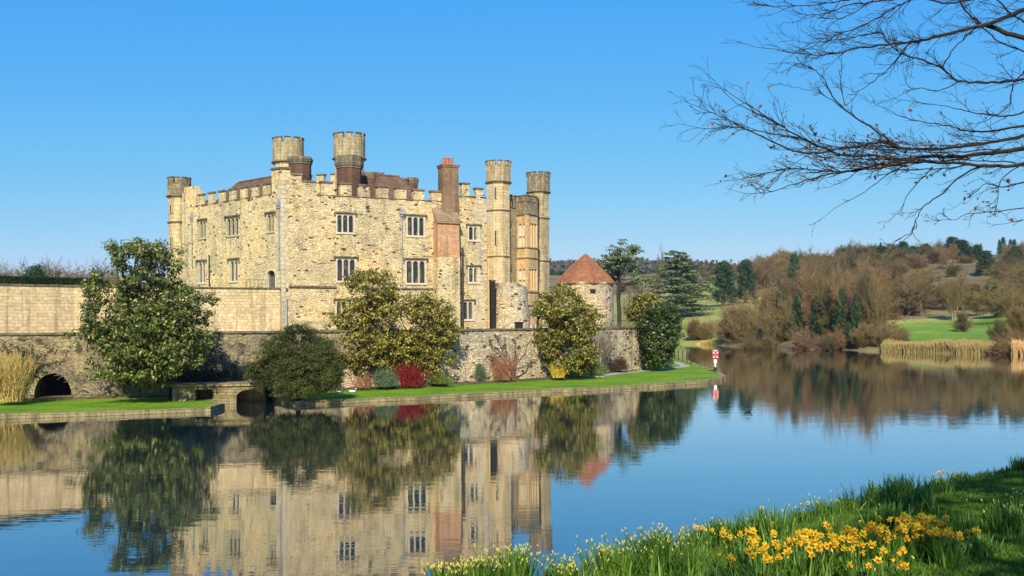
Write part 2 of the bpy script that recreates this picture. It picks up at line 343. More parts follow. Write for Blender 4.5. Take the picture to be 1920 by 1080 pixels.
# ============================================================ terrain (one sheet), water
PROF = {   # photo column -> (depth, height) inland from the far shore
 -2600: [(70, -2), (78, .3), (100, 3), (200, 9), (450, 16), (900, 24), (1400, 40), (3000, 30)],
 -400: [(150, -2), (158, .3), (175, 3), (250, 8), (450, 13), (900, 26), (1400, 42), (3000, 30)],
 900: [(170, -2), (178, .3), (200, 3), (280, 7), (450, 18), (800, 40), (1250, 72), (3000, 50)],
 1150: [(205, -2), (212, .3), (232, 3.2), (330, 11), (430, 16), (700, 30), (1250, 76), (3000, 50)],
 1270: [(207, -2), (214, .3), (235, 3.2), (330, 12.5), (430, 18), (620, 33), (1250, 70), (3000, 50)],
 1400: [(184, -2), (191, .3), (212, 2.6), (330, 14), (420, 24), (560, 33), (1250, 62), (3000, 50)],
 1500: [(161, -2), (168, .3), (185, 2.2), (250, 6.5), (330, 17), (500, 34), (1250, 62), (3000, 50)],
 1650: [(150, -2), (156, .3), (164, 1.2), (205, 3.9), (260, 9), (460, 34), (1250, 70), (3000, 50)],
 1800: [(136, -2), (141, .3), (150, 1.2), (205, 4.1), (250, 9), (420, 31.5), (1250, 74), (3000, 50)],
 1920: [(130, -2), (135, .3), (145, 1.4), (195, 4.4), (240, 9.5), (400, 30), (1250, 72), (3000, 50)],
 2500: [(90, -2), (96, .3), (110, 2), (160, 6), (240, 14), (400, 34), (1250, 80), (3000, 50)],
 4200: [(60, -2), (64, .3), (80, 2), (130, 6), (220, 14), (400, 34), (1250, 80), (3000, 50)]}
_cols = sorted(PROF)
def _prof(k, d):
    p = PROF[k]
    if d <= p[0][0]: return -2.0
    return float(np.interp(d, [a for a, b in p], [b for a, b in p]))
def ground(x, y):
    px = CX + FPX * x / max(y, 1.0); px = min(max(px, _cols[0]), _cols[-1])
    i = max(j for j in range(len(_cols)) if _cols[j] <= px or j == 0); i = min(i, len(_cols) - 2)
    a, b = _cols[i], _cols[i + 1]; t = (px - a) / (b - a); t = t * t * (3 - 2 * t)
    z = _prof(a, y) * (1 - t) + _prof(b, y) * t
    if z > .5:
        amp = min(1, max(0, z - 4.2) / 8)
        z += amp * (noise.noise(Vector((x * .02, y * .02, 0))) * 1.6 + noise.noise(Vector((x * .006, y * .006, 4))) * 3.0)
    return z
def make_ground():
    cols = list(np.linspace(-2600, 900, 40)) + list(np.linspace(930, 2100, 150)) + list(np.linspace(2150, 4200, 30))
    rows = [-60, 0, 20, 50] + list(np.linspace(60, 250, 110)) + list(np.linspace(255, 700, 110)) + list(np.geomspace(720, 7000, 40))
    vs = []; zc = []
    for d in rows:
        dd = max(d, 30)
        for px in cols:
            x = (px - CX) / FPX * dd * (1.0 if d > 60 else 1.6); z = ground(x, d) if d > 60 else -2.0
            vs.append((x, d, z))
            # zone colour: 0 meadow, 1 woodland floor
            w = 0.0
            if px > 1350: w = min(1, max(0, (d - (330 if px < 1480 else 208)) / 12))
            elif px > 1100: w = min(1, max(0, (d - 430) / 40))
            elif px <= 1100: w = .7
            if 1360 < px < 1650 and d < 215: w = 1
            sh_ = float(np.interp(px, [1650, 1800, 1920], [156, 141, 135]))
            if px > 1640 and d < sh_ + 7: w = 1
            green = min(1, max(0, (px - 1648) / 12)) * min(1, max(0, (212 - d) / 8)) * min(1, max(0, (d - float(np.interp(px, [1650, 1800, 1920], [163, 148, 142]))) / 4))
            zc.append((w, green, 0, 1))
    n = len(cols); fs = []
    for j in range(len(rows) - 1):
        for i in range(n - 1): fs += [j * n + i, j * n + i + 1, (j + 1) * n + i + 1, (j + 1) * n + i]
    t = NT('park_ground', .95, .1); p = t.pos()
    at = t.n('Attribute', attribute_name='zone'); sp = t.n('SeparateColor', {'Color': at.outputs['Color']})
    n1 = t.noise(p, .035, 5, .6); n2 = t.noise(p, .4, 6, .7); n3 = t.noise(p, .012, 3)
    mead = t.ramp(n1, [(.32, (.19, .21, .04)), (.5, (.29, .29, .07)), (.68, (.38, .34, .11))])
    green = t.ramp(n1, [(.32, (.10, .17, .022)), (.55, (.17, .27, .03)), (.7, (.24, .31, .045))])
    wood = t.ramp(n1, [(.3, (.12, .085, .045)), (.5, (.19, .145, .06)), (.62, (.24, .19, .075)), (.75, (.15, .17, .05))])
    c = t.mix(sp.outputs[1], mead, green); wv = t.math('ADD', sp.outputs[0], t.math('MULTIPLY', t.math('SUBTRACT', n2, .5), .5))
    c = t.mix(t.maprange(wv, .4, .6), c, wood)
    c = t.mix(1.0, c, t.ramp(n2, [(.3, g3(.7)), (.7, g3(1.3))]), 'MULTIPLY'); t.color(c); t.bump(n2, .8, .4)
    o = raw_mesh('ground', vs, fs, 4, t.m, smooth=True)
    a = o.data.color_attributes.new('zone', 'FLOAT_COLOR', 'POINT'); a.data.foreach_set('color', np.array(zc, dtype=np.float32).ravel())
    tag(o, kind='structure')
make_ground()
def make_water():
    t = NT('moat_water', .012, .5); p = t.pos()
    t.b.inputs['IOR'].default_value = 1.6; t.b.inputs['Specular IOR Level'].default_value = .62
    t.color((.012, .026, .028))
    m1 = t.n('Mapping', {'Vector': p, 'Scale': (.7, 2.4, 1)}).outputs[0]
    m2 = t.n('Mapping', {'Vector': p, 'Scale': (.25, .6, 1)}).outputs[0]
    m3 = t.n('Mapping', {'Vector': p, 'Scale': (3.2, 8.0, 1)}).outputs[0]
    big = t.noise(t.n('Mapping', {'Vector': p, 'Scale': (.03, .07, 1)}).outputs[0], 1.0, 3)
    h = t.math('ADD', t.math('MULTIPLY', t.noise(m1, 1.0, 3), .35), t.math('MULTIPLY', t.noise(m2, 1.0, 2), .55))
    sy = t.n('SeparateXYZ', {0: p}).outputs[1]
    h = t.math('ADD', h, t.math('MULTIPLY', t.noise(t.n('Mapping', {'Vector': p, 'Scale': (1.2, 5.4, 1)}).outputs[0], 1.0, 2), .17))
    fine = t.math('MULTIPLY', t.noise(m3, 1.0, 3), t.math('ADD', t.maprange(big, .46, .60, .012, .10), t.maprange(t.noise(t.n('Mapping', {'Vector': p, 'Scale': (.5, 1.1, 1)}).outputs[0], 1.0, 3), .64, .70, 0, .22)))
    h = t.math('ADD', h, fine)
    far = t.maprange(sy, 25, 120, 1.05, 1.15)
    b = t.n('Bump', {'Height': h, 'Distance': .02}); t.L(t.math('MULTIPLY', far, .24), b.inputs['Strength']); t.L(b.outputs[0], t.b.inputs['Normal'])
    t.b.inputs['Coat Weight'].default_value = .85; t.b.inputs['Coat Roughness'].default_value = .012; t.b.inputs['Coat IOR'].default_value = 1.5; t.L(b.outputs[0], t.b.inputs['Coat Normal'])
    m = MB(); m.quad((-700, -60, 0), (700, -60, 0), (700, 420, 0), (-700, 420, 0))
    tag(m.build('water', t.m), kind='structure')
make_water()

# ============================================================ island plan
RW = [PX(-420, 50), PX(-180, 56), PX(0, 60), PX(230, 61.8), PX(450, 64), PX(640, 68.2), PX(870, 74), PX(1010, 79), PX(1075, 82.5), PX(1135, 88), PX(1205, 92.5)]
UW = [PX(-420, 53), PX(-180, 58.5), PX(0, 62), PX(140, 65.2), PX(390, 69.5), PX(527, 72)]
CL = Vector((-26.6, 81.2, 0)); CC = Vector((-16.55, 72.1, 0)); CR = Vector((-1.95, 79.2, 0))
RBK = PX(1222, 125)
def rev(l): return list(reversed(l))
# castle island platforms
pl = [(p.x, p.y + .25) for p in RW] + [(RBK.x, RBK.y), (-55, 130), (RW[0].x - 10, 60)]
m = MB(); m.prism(pl, 3.75, 4.1)
pl2 = [(p.x, p.y + (4.4 if i < 4 else .3)) for i, p in enumerate(RW)] + [(RBK.x, RBK.y), (-55, 130), (RW[0].x - 10, 64)]; m.prism(pl2, -2, 3.75); tag(m.build('castle_terrace', M['soil']), kind='structure')
pl = [(p.x, p.y + .3) for p in UW] + [(CC.x + 2, CC.y + 3), (-12, 96), (-58, 128), (UW[0].x - 9, 62)]
m = MB(); m.prism(pl, 3.9, 7.12); tag(m.build('upper_terrace', M['lawn']), kind='structure')
# planting beds and lawns at the foot of the wall
ZL = .23
LAWN_R = [G(*p, ZL) for p in [(583, 751), (640, 749), (700, 746), (780, 743), (850, 739), (930, 735), (1000, 731), (1080, 727.5), (1150, 724), (1250, 718), (1320, 713), (1345, 709), (1353, 705), (1347, 700), (1332, 693), (1310, 686), (1290, 678), (1272, 671), (1262, 666)]]
LAWN_RB = [PX(1230, 121), PX(1205, 93.2), PX(1135, 88.6), PX(1010, 79.6), PX(870, 74.6), PX(640, 68.8), PX(540, 66.4), PX(520, 61.5), PX(560, 57.6)]
LAWN_L = [PX(-420, 38), G(-180, 789, ZL), G(0, 777, ZL), G(120, 773, ZL), G(240, 769, ZL), G(390, 763.5, ZL), G(411, 758, ZL), G(372, 742, ZL), G(340, 736, ZL)]
LAWN_LB = [PX(330, 63.2), PX(230, 62.2), PX(0, 60.6), PX(-180, 56.6), PX(-420, 50.6)]
def lawn(name, front, back, extra=[]):
    poly = [(p.x, p.y) for p in front + back]
    m = MB(); m.prism(poly, -1.5, ZL); tag(m.build(name, M['lawn']), kind='structure')
    # stone kerb along the water, bevelled and proud of the turf
    k = MB(); front = extra + front; n = len(front)
    def offs(i, w):
        a = front[max(i - 1, 0)]; b = front[min(i + 1, n - 1)]; t = (b - a); t.z = 0; t.normalize(); nn = Vector((t.y, -t.x, 0)); return front[i] + nn * w
    kr = random.Random(n)
    for i in range(n - 1):
        L = (front[i + 1] - front[i]).length; q = max(1, round(L / kr.uniform(.9, 1.7))); w0 = -.12
        A0, B0, A1, B1 = offs(i, w0), offs(i + 1, w0), offs(i, .30), offs(i + 1, .30)
        for j in range(q):
            t0, t1 = j / q + .0012 / L, (j + 1) / q - .0012 / L; dz = kr.uniform(-.03, .03); dw = kr.uniform(0, .10)
            a0, b0 = A0.lerp(B0, t0), A0.lerp(B0, t1); a1, b1 = A0.lerp(B0, t0).lerp(A1.lerp(B1, t0), 1 + dw), A0.lerp(B0, t1).lerp(A1.lerp(B1, t1), 1 + dw * kr.random())
            k.prism([(a0.x, a0.y), (a1.x, a1.y), (b1.x, b1.y), (b0.x, b0.y)], -.6, ZL + .02 + dz)
    tag(k.build('lawn_kerb', M['kerb']), kind='structure')
lawn('peninsula_lawn', LAWN_R, LAWN_RB, [Vector((p.x, p.y, ZL)) for p in LAWN_RB[-2:]]); lawn('left_lawn', LAWN_L, LAWN_LB)
def ribbon(name, pts, w, z, mat, **kw):
    m = MB(); n = len(pts)
    for i in range(n - 1):
        a, b = pts[i], pts[i + 1]; t = (b - a).normalized(); nn = Vector((t.y, -t.x, 0)) * w / 2
        m.prism([((a - nn).x, (a - nn).y), ((a + nn).x, (a + nn).y), ((b + nn).x, (b + nn).y), ((b - nn).x, (b - nn).y)], z - .05, z + .004 * (i % 2))
    return m.build(name, mat)
# raised soil bed in front of the retaining wall
def bed(px0, px1, dd, w, z):
    ps = []; 
    for i in range(25):
        px = px0 + (px1 - px0) * i / 24; d = float(np.interp(px, [CX + FPX * p.x / p.y for p in RW], [p.y for p in RW])); ps.append((px, d))
    fr = [PX(px, d - dd - w * (.8 + .35 * noise.noise(Vector((px * .03, 0, 0))))) for px, d in ps]; bk = [PX(px, d + .3) for px, d in ps]
    m = MB(); m.prism([(p.x, p.y) for p in fr + rev(bk)], 0, z); return m.build('planting_bed', M['soil'])
tag(bed(560, 1195, 0, 2.0, ZL + .12), kind='structure'); tag(bed(-100, 330, 0, 1.0, ZL + .10), kind='structure')
tag(ribbon('path', [G(1120, 702, .45), G(1165, 695, .45), G(1230, 689.5, .45), G(1285, 683.5, .45), G(1268, 677, .45), G(1245, 671.5, .45)], .9, ZL + .06, M['path']), kind='structure')

# ============================================================ wall builders
class Plane:
    """vertical wall plane from p0 to p1 (left to right seen from outside)"""
    def __init__(s, p0, p1):
        s.p0 = Vector((p0[0], p0[1], 0)); s.p1 = Vector((p1[0], p1[1], 0)); s.t = (s.p1 - s.p0).normalized(); s.len = (s.p1 - s.p0).length
        s.n = Vector((s.t.y, -s.t.x, 0))
    def shift(s, o): return Plane(s.p0 + s.n * o, s.p1 + s.n * o)
    def hit(s, px, py):
        X, Z = ray(px, py); r = Vector((X / FPX, 1, 0))
        k = s.p0.dot(s.n) / r.dot(s.n); p = r * k
        return (p - s.p0).dot(s.t), CAMH + Z / FPX * k
    def at(s, a, z, o=0.0):
        p = s.p0 + s.t * a + s.n * o; return Vector((p.x, p.y, z))
    def rect(s, x0, y0, x1, y1):
        a, zt = s.hit(x0, y0); b, zb = s.hit(x1, y1); a2, zt2 = s.hit(x1, y0); _, zb2 = s.hit(x0, y1)
        return a, (b + a2) / 2, (zb + zb2) / 2, (zt + zt2) / 2
def wall_mesh(mb, P, a0, a1, z0, z1, th, holes=(), depth=.32, base=0.0):
    """front face with real openings, reveals, back, top, ends"""
    ss = sorted({a0, a1, *[h[0] for h in holes], *[h[1] for h in holes]}); zs = sorted({z0, z1, *[h[2] for h in holes], *[h[3] for h in holes]})
    for i in range(len(ss) - 1):
        for j in range(len(zs) - 1):
            cs, cz = (ss[i] + ss[i + 1]) / 2, (zs[j] + zs[j + 1]) / 2
            if any(h[0] < cs < h[1] and h[2] < cz < h[3] for h in holes): continue
            mb.quad(P.at(ss[i], zs[j]), P.at(ss[i + 1], zs[j]), P.at(ss[i + 1], zs[j + 1]), P.at(ss[i], zs[j + 1]))
    for h in holes:
        c = [(h[0], h[2]), (h[1], h[2]), (h[1], h[3]), (h[0], h[3])]; dp = h[4] if len(h) > 4 else depth
        for k in range(4):
            q, r = c[k], c[(k + 1) % 4]; mb.quad(P.at(*r), P.at(*q), P.at(*q, -dp), P.at(*r, -dp))
    for i in range(len(ss) - 1):
        for j in range(len(zs) - 1):
            cs, cz = (ss[i] + ss[i + 1]) / 2, (zs[j] + zs[j + 1]) / 2
            if any(len(h) > 4 and h[4] > th and h[0] < cs < h[1] and h[2] < cz < h[3] for h in holes): continue
            mb.quad(P.at(ss[i + 1], zs[j], -th), P.at(ss[i], zs[j], -th), P.at(ss[i], zs[j + 1], -th), P.at(ss[i + 1], zs[j + 1], -th))
    mb.quad(P.at(a0, z1), P.at(a1, z1), P.at(a1, z1, -th), P.at(a0, z1, -th))
    mb.quad(P.at(a0, z0, -th), P.at(a0, z0), P.at(a0, z1), P.at(a0, z1, -th))
    mb.quad(P.at(a1, z0), P.at(a1, z0, -th), P.at(a1, z1, -th), P.at(a1, z1))
def pbox(mb, P, a0, a1, z0, z1, o0, o1):
    """box in wall coordinates, o = outward offset"""
    vs = [P.at(a, z, o) for z in (z0, z1) for a, o in ((a0, o0), (a1, o0), (a1, o1), (a0, o1))]
    mb.add(vs, [(3, 2, 1, 0), (4, 5, 6, 7), (0, 1, 5, 4), (1, 2, 6, 5), (2, 3, 7, 6), (3, 0, 4, 7)])
def pext(mb, P, poly, o0, o1):
    n = len(poly); vs = [P.at(a, z, o0) for a, z in poly] + [P.at(a, z, o1) for a, z in poly]
    mb.add(vs, [tuple(range(n)), tuple(range(2 * n - 1, n - 1, -1))] + [(i, (i + 1) % n, n + (i + 1) % n, n + i) for i in range(n)])
def spandrels(mb, P, a0, a1, zs, za, zt, o0, o1, pointed=.15):
    """two corner pieces that turn a square head into an arched one"""
    c = (a0 + a1) / 2; K = 7
    def arc(s):
        pts = []
        for i in range(K + 1):
            g = math.pi / 2 * i / K; x = math.cos(g); z = math.sin(g) ** (1 - pointed)
            pts.append((c + s * (a1 - a0) / 2 * x, zs + (za - zs) * z))
        return pts
    for s in (-1, 1):
        p = arc(s); prev = p[0]
        e = a0 if s < 0 else a1
        for q in p[1:]:
            pext(mb, P, [(prev[0], prev[1]), (q[0], q[1]), (q[0], zt), (prev[0], zt)], o0, o1); prev = q
def window(parent, P, rc, lights=2, style='pale', transom=False, hood=True, pane='glass', name='window', arched=True, label=None, sill=True):
    a0, a1, z0, z1 = rc; fm = M[{'pale': 'tracery', 'old': 'tracery_old', 'gold': 'tracery_gold'}[style]]
    m = MB(); fw = .10; mw = .085; oi, oo = -.24, .018
    pbox(m, P, a0 + .003, a0 + fw, z0 + .003, z1 - .003, oi, oo); pbox(m, P, a1 - fw, a1 - .003, z0 + .003, z1 - .003, oi, oo)
    pbox(m, P, a0 + fw, a1 - fw, z1 - .08, z1 - .003, oi, oo - .003)
    pbox(m, P, a0 - .06 if sill else a0 + fw, a1 + .06 if sill else a1 - fw, z0 - .09 if sill else z0 + .003, z0 + (.003 if sill else .07), oi if not sill else -.01, oo + .06 if sill else oo)
    if sill: pbox(m, P, a0 + fw, a1 - fw, z0 + .003, z0 + .06, oi, oo - .003)
    W_ = (a1 - a0 - 2 * fw - (lights - 1) * mw) / lights; zt = z1 - .08; zsill = z0 + .06
    for i in range(lights):
        x0 = a0 + fw + i * (W_ + mw); x1 = x0 + W_
        if i: pbox(m, P, x0 - mw, x0, zsill, zt, oi, oo - .03)
        if arched: spandrels(m, P, x0, x1, zt - W_ * .62, zt - .04, zt, oi + .03, oo - .05)
        if transom:
            zm = (z0 + z1) / 2; pbox(m, P, x0, x1, zm - .04, zm + .04, oi + .02, oo - .045)
            if arched: spandrels(m, P, x0, x1, zm - .04 - W_ * .5, zm - .07, zm - .04, oi + .03, oo - .06)
    w = m.build(name, fm, parent)
    if label: w['label'] = label
    g = MB(); g.quad(P.at(a0 + .02, z0 + .02, -.17), P.at(a1 - .02, z0 + .02, -.17), P.at(a1 - .02, z1 - .02, -.17), P.at(a0 + .02, z1 - .02, -.17)); g.build('pane', M[pane], w)
    if hood:
        h = MB(); pbox(h, P, a0 - .16, a1 + .16, z1 + .03, z1 + .13, -.02, .13); pbox(h, P, a0 - .16, a0 - .07, z1 - .16, z1 + .03, -.02, .10); pbox(h, P, a1 + .07, a1 + .16, z1 - .16, z1 + .03, -.02, .10)
        h.build('hood_mould', M['coping'], w)
    return w
def battlement(parent, P, a0, a1, zc, zm, mat, pitch=1.42, mw=.78, th=.45, rng=None, steps=None, o=0.0):
    """crenellated parapet: zc crenel level, zm merlon top"""
    rng = rng or random.Random(3); m = MB(); c = MB(); n = max(1, round((a1 - a0) / pitch)); pt = (a1 - a0) / n
    for i in range(n):
        s0 = a0 + i * pt; k0, k1 = s0 + (pt - mw) / 2, s0 + (pt + mw) / 2; dz = (steps(i / n) if steps else 0) + rng.uniform(-.03, .03)
        pbox(m, P, k0, k1, zc + .1, zm + dz, -th + .02, o - .02)
        pbox(c, P, k0 - .07, k1 + .07, zm + dz, zm + dz + .12, -th - .03, o + .06)
        if i < n - 1 or True:
            e0, e1 = k1, min(k1 + (pt - mw), a1)
            if e1 > e0 + .1: pbox(c, P, e0, e1, zc + .0, zc + .11, -th, o + .05)
            if i == 0: pbox(c, P, a0, k0, zc, zc + .11, -th, o + .05)
    b = m.build('battlement', mat, parent); c.build('coping', M['coping'], b); return b
def quoins(mb, P, a, z0, z1, side=1, o=.012):
    z = z0; i = 0
    while z < z1 - .2:
        L = .62 if i % 2 else .36; h = min(.34, z1 - z)
        pbox(mb, P, a if side > 0 else a - L, a + L if side > 0 else a, z + .01, z + h - .01, -.1, o); z += h; i += 1

# ============================================================ retaining wall of the moat
ret = empty('retaining_wall', RW[4]); tag(ret, 'long stone retaining wall along the moat with dark coping below the castle', 'wall')
def wall_run(parent, pts, z0, zt, th, mats, cap=True, name='wall_section', capz=.14, capo=.10, skip=()):
    for i in range(len(pts) - 1):
        P = Plane(pts[i], pts[i + 1]); m = MB(); e = .0
        holes = []
        if i in skip: holes = skip[i](P)
        z1a = zt if not isinstance(zt, (list, tuple)) else zt[i]
        wall_mesh(m, P, 0, P.len, z0, z1a, th, holes, 3.6)
        w = m.build(name, mats[i] if isinstance(mats, (list, tuple)) else mats, parent)
        if cap:
            c = MB(); x = 0
            while x < P.len:
                x2 = min(x + 1.1 + .25 * math.sin(x * 7 + i), P.len); pbox(c, P, x + .006, x2 - .006, z1a, z1a + capz + .012 * math.sin(x * 13), -th - .05, capo); x = x2
            c.build('coping', M['coping'], w)
ARCH = {}
def arch_hole(P):
    a, b, z0, z1 = P.rect(64, 698, 134, 744); z0 = ZL + .10; ARCH['v'] = (P, a, b, z0, z1); return [(a, b, z0, z1, 3.5)]
wall_run(ret, RW, -1.0, 4.12, .55, [M['moss_wall']] * 5 + [M['pale_wall']] * 5, skip={2: arch_hole})
P, a, b, z0, z1 = ARCH['v']
m = MB(); spandrels(m, P, a, b, z0 + .15, z1 - .05, z1, -.5, -.006, .0)
m.build('arch_head', M['moss_wall'], ret)
m = MB(); c_ = (a + b) / 2
for i in range(15):
    g0 = math.pi * i / 15; g1 = math.pi * (i + .94) / 15; rr, ro = (b - a) / 2, (b - a) / 2 + .28
    f = lambda r, g: (c_ + r * math.cos(g), z0 + .15 + (z1 - z0 - .2) * (r / rr) * math.sin(g))
    pext(m, P, [f(rr, g0), f(ro, g0), f(ro, g1), f(rr, g1)], -.2, .05)
m.build('arch_ring', M['kerb'], ret)
m = MB(); pbox(m, P, a - .1, b + .1, z0 - .1, z1 + .1, -3.7, -3.52); m.build('tunnel_shade', M['black'], ret)  # black panel painted in for the dark depth of the tunnel
# upper wall at the terrace
up = empty('terrace_wall', UW[3]); tag(up, 'tall pale coursed stone wall of the upper terrace left of the castle', 'wall')
wall_run(up, UW, 4.0, 7.2, .5, M['course'], capz=.10, capo=.07)
# corner to the front face: low flight where terrace wall meets the castle
# railing on the terrace by the arched door
PL = Plane(CL, CC); PF = Plane(CC, CR)
rail = MB(); P = Plane(UW[4], UW[5]).shift(-.25)
a, _ = P.hit(462, 530); b, _ = P.hit(498, 530)
for i in range(6): pbox(rail, P, a + (b - a) * i / 5 - .012, a + (b - a) * i / 5 + .012, 7.3, 7.85, -.012, .012)
pbox(rail, P, a - .02, b + .02, 7.85, 7.875, -.015, .015); pbox(rail, P, a, b, 7.55, 7.565, -.008, .008)
tag(rail.build('railing', M['iron']), 'thin black iron railing on the terrace wall beside the arched door', 'railing')

# ============================================================ the front castle
cas = empty('stone_castle', (CC.x, CC.y, 4.1)); tag(cas, 'square rubble stone castle with battlements standing on the moat wall, the nearer of the two', 'castle')
rngc = random.Random(11)
ZB = 14.05
# openings
def holes_for(P, rects): return [P.rect(*r) for r in rects]
LW = [((373, 413, 387, 447), 2, 'old'), ((424, 407, 448, 442), 3, 'old'), ((500, 400, 515, 435), 2, 'old'), ((371, 490, 386, 531), 2, 'pale'), ((430, 487, 447, 528), 2, 'pale')]
FW = [((630, 401, 665, 437), 3, 'pale'), ((630, 484, 668, 528), 3, 'pale'), ((762, 405, 797, 443), 3, 'pale'), ((760, 487, 799, 532), 3, 'pale'),
      ((877, 423, 899, 451), 2, 'pale'), ((877, 500, 899, 530), 2, 'pale'), ((867, 564, 888, 600), 2, 'pale'), ((629, 563, 652, 620), 2, 'pale')]
lh = [PL.rect(*w[0]) for w in LW]; fh = [PF.rect(*w[0]) for w in FW]
da, db, dz0, dz1 = PL.rect(499, 505, 518, 543); dz0 = 7.14
m = MB(); wall_mesh(m, PL, 0, PL.len, 4.1, ZB + .05, .9, lh + [(da, db, dz0, dz1)]); wl = m.build('wall', M['rubble'], cas)
m = MB(); wall_mesh(m, PF, 0, PF.len, 3.0, ZB, .9, fh); wf = m.build('wall', M['rubble2'], cas)
for (r, n, st), hh in zip(LW, lh): window(cas, PL, hh, n, st, hood=True)
for i, ((r, n, st), hh) in enumerate(zip(FW, fh)): window(cas, PF, hh, n, st, transom=(i == 7))
# arched door
m = MB(); pbox(m, PL, da, da + .12, dz0, dz1, -.3, .04); pbox(m, PL, db - .12, db, dz0, dz1, -.3, .04); spandrels(m, PL, da + .12, db - .12, dz1 - .55, dz1 - .08, dz1, -.28, .03, .3)
dr = m.build('door', M['tracery'], cas)
m = MB(); pbox(m, PL, da + .12, db - .12, dz0, dz1 - .02, -.25, -.2); m.build('door_leaf', M['black'], dr)
m = MB()
for k in range(3): pbox(m, PL, da + .25 + k * .17, da + .28 + k * .17, dz0 + .2, dz1 - .5, -.2, -.185)
m.build('door_boards', M['tracery_old'], dr)
# back and right flanks
BKR = CR + (-PF.n) * 12; BKL = CL + Vector((.66, .75, 0)) * 8
for A, B in ((CR, BKR), (BKR, BKL), (BKL, CL)):
    P = Plane(A, B); m = MB(); wall_mesh(m, P, 0 if A is not CR else .02, P.len, 3.0, ZB, .9); m.build('wall', M['rubble'], cas); battlement(cas, P, 0.3, P.len, ZB - .05, ZB + .75, M['rubble'])
# quoins
for q_ in ((PF, .0, 4.2, 15.1, 1), (PL, PL.len, 7.3, 15.1, -1), (PL, .0, 7.2, 15.4, 1), (PF, PF.len - .9, 4.2, 15.0, 1)): m = MB(); quoins(m, *q_); m.build('quoin_stones', M['quoin'], cas)
# string course
m = MB(); s0, zz = PF.hit(541, 537); s1, _ = PF.hit(630, 538); pbox(m, PF, s0, s1, zz - .07, zz + .07, -.05, .12); s0, zz = PF.hit(668, 540); s1, _ = PF.hit(812, 545)
pbox(m, PF, s0, s1, zz - .06, zz + .05, -.05, .10); m.build('string_course', M['coping'], cas)
# parapets
s1, _ = PL.hit(509, 360); s0, _ = PL.hit(367, 370)
battlement(cas, PL, s0, s1, ZB + .0, ZB + .86, M['rubble'], 1.5, .76, th=.2)
m = MB(); pbox(m, PL, .02, s0 - .02, ZB, 15.35, -.7, .0); pbox(m, PL, .3, s0 - .45, 15.35, 15.75, -.7, -.004); m.build('parapet_block', M['rubble'], cas)
sa, _ = PF.hit(545, 330); sb, _ = PF.hit(566, 330); sc, _ = PF.hit(592, 350)
m = MB(); pbox(m, PL, s1 + .02, PL.len - .003, ZB, 15.85, -.8, -.003); pbox(m, PF, .003, sa, ZB, 15.85, -.8, -.004); pbox(m, PF, sa, sb, ZB, 15.45, -.8, -.004); pbox(m, PF, sb, sc, ZB, 15.0, -.8, -.004)
cb = m.build('parapet_block', M['rubble2'], cas)
m = MB(); pbox(m, PL, s1 - .05, PL.len + .05, 15.85, 15.99, -.85, .08); pbox(m, PF, .1, sa + .05, 15.85, 15.985, -.85, .08); pbox(m, PF, sa + .06, sb + .05, 15.45, 15.58, -.85, .08); pbox(m, PF, sb + .06, sc + .04, 15.0, 15.12, -.85, .08); m.build('coping', M['coping'], cb)
se, _ = PF.hit(835, 370)
battlement(cas, PF, sc + .1, se, ZB - .02, ZB + .86, M['rubble2'], 1.50, .86, steps=lambda t: .12 - .25 * t)
sf, _ = PF.hit(862, 360)
m = MB(); pbox(m, PF, se, PF.len - .004, ZB, ZB + .45, -.8, -.005); m.build('parapet_block', M['rubble2'], cas)
battlement(cas, PF, sf - .1, PF.len, ZB + .46, ZB + 1.15, M['rubble2'], 1.05, .62, steps=lambda t: .35 * (1 - t) * (t < .3))
# body that carries the roofs
inner = [(CL + Vector((1.2, -.2, 0))), CC + Vector((.1, 1.6, 0)), CR + Vector((-1.4, .6, 0)), BKR + Vector((-.6, -1, 0)), BKL + Vector((1, -1, 0))]
m = MB(); m.prism([(p.x, p.y) for p in inner], 12.6, 13.0); m.build('roof_deck', M['lead'], cas)
def hip(name, P, a0, a1, oin, w, ze, zr, mat, run=2.2, runr=None):
    m = MB(); runr = run if runr is None else runr
    e = [P.at(a0, ze, -oin), P.at(a1, ze, -oin), P.at(a1, ze, -oin - w), P.at(a0, ze, -oin - w)]; r0 = P.at(a0 + run, zr, -oin - w / 2); r1 = P.at(a1 - runr, zr, -oin - w / 2)
    m.add(e + [r0, r1], [(0, 1, 5, 4), (1, 2, 5), (2, 3, 4, 5), (3, 0, 4), (3, 2, 1, 0)]); r = m.build(name, mat, cas)
    k = MB(); k.tube([r0, r1], .09, 6)
    for q, s in ((e[0], r0), (e[3], r0), (e[1], r1), (e[2], r1)): k.tube([q, s], .075, 5)
    k.build('ridge_tiles', M['tile_brown'], r); return r
PR_ = PL.shift(-4.0); q0 = PR_.hit(447, 341)[0]; q1 = PR_.hit(516, 334)[0]; hip('roof', PL, q0 - 2.9, q1 + .5, 1.3, 5.4, 13.0, PR_.hit(450, 342)[1], M['tile_brown'], 2.9, .3)
q0 = PF.shift(-4).hit(676, 350)[0]; q1, _ = PF.hit(832, 350); hip('roof', PF, q0, q1 + .2, 1.4, 6.0, 13.2, 16.5, M['tile_brown'], 1.6, 2.4)
q0, _ = PF.hit(735, 350); hip('roof', PF, q0, q1 + .9, 6.8, 4.6, 13.6, 16.9, M['tile_brown'], 1.6, 1.4)
# little orange tiled gable at the corner
m = MB(); a0, _ = PF.hit(566, 340); c0 = PF.at(a0, 14.6, -.9); m.box(c0 + Vector((0, 0, .35)), (.7, .12, 1.1), .4, Matrix.Rotation(-.5, 3, 'Y')); m.build('tile_slab', M['tile_red'], cas)
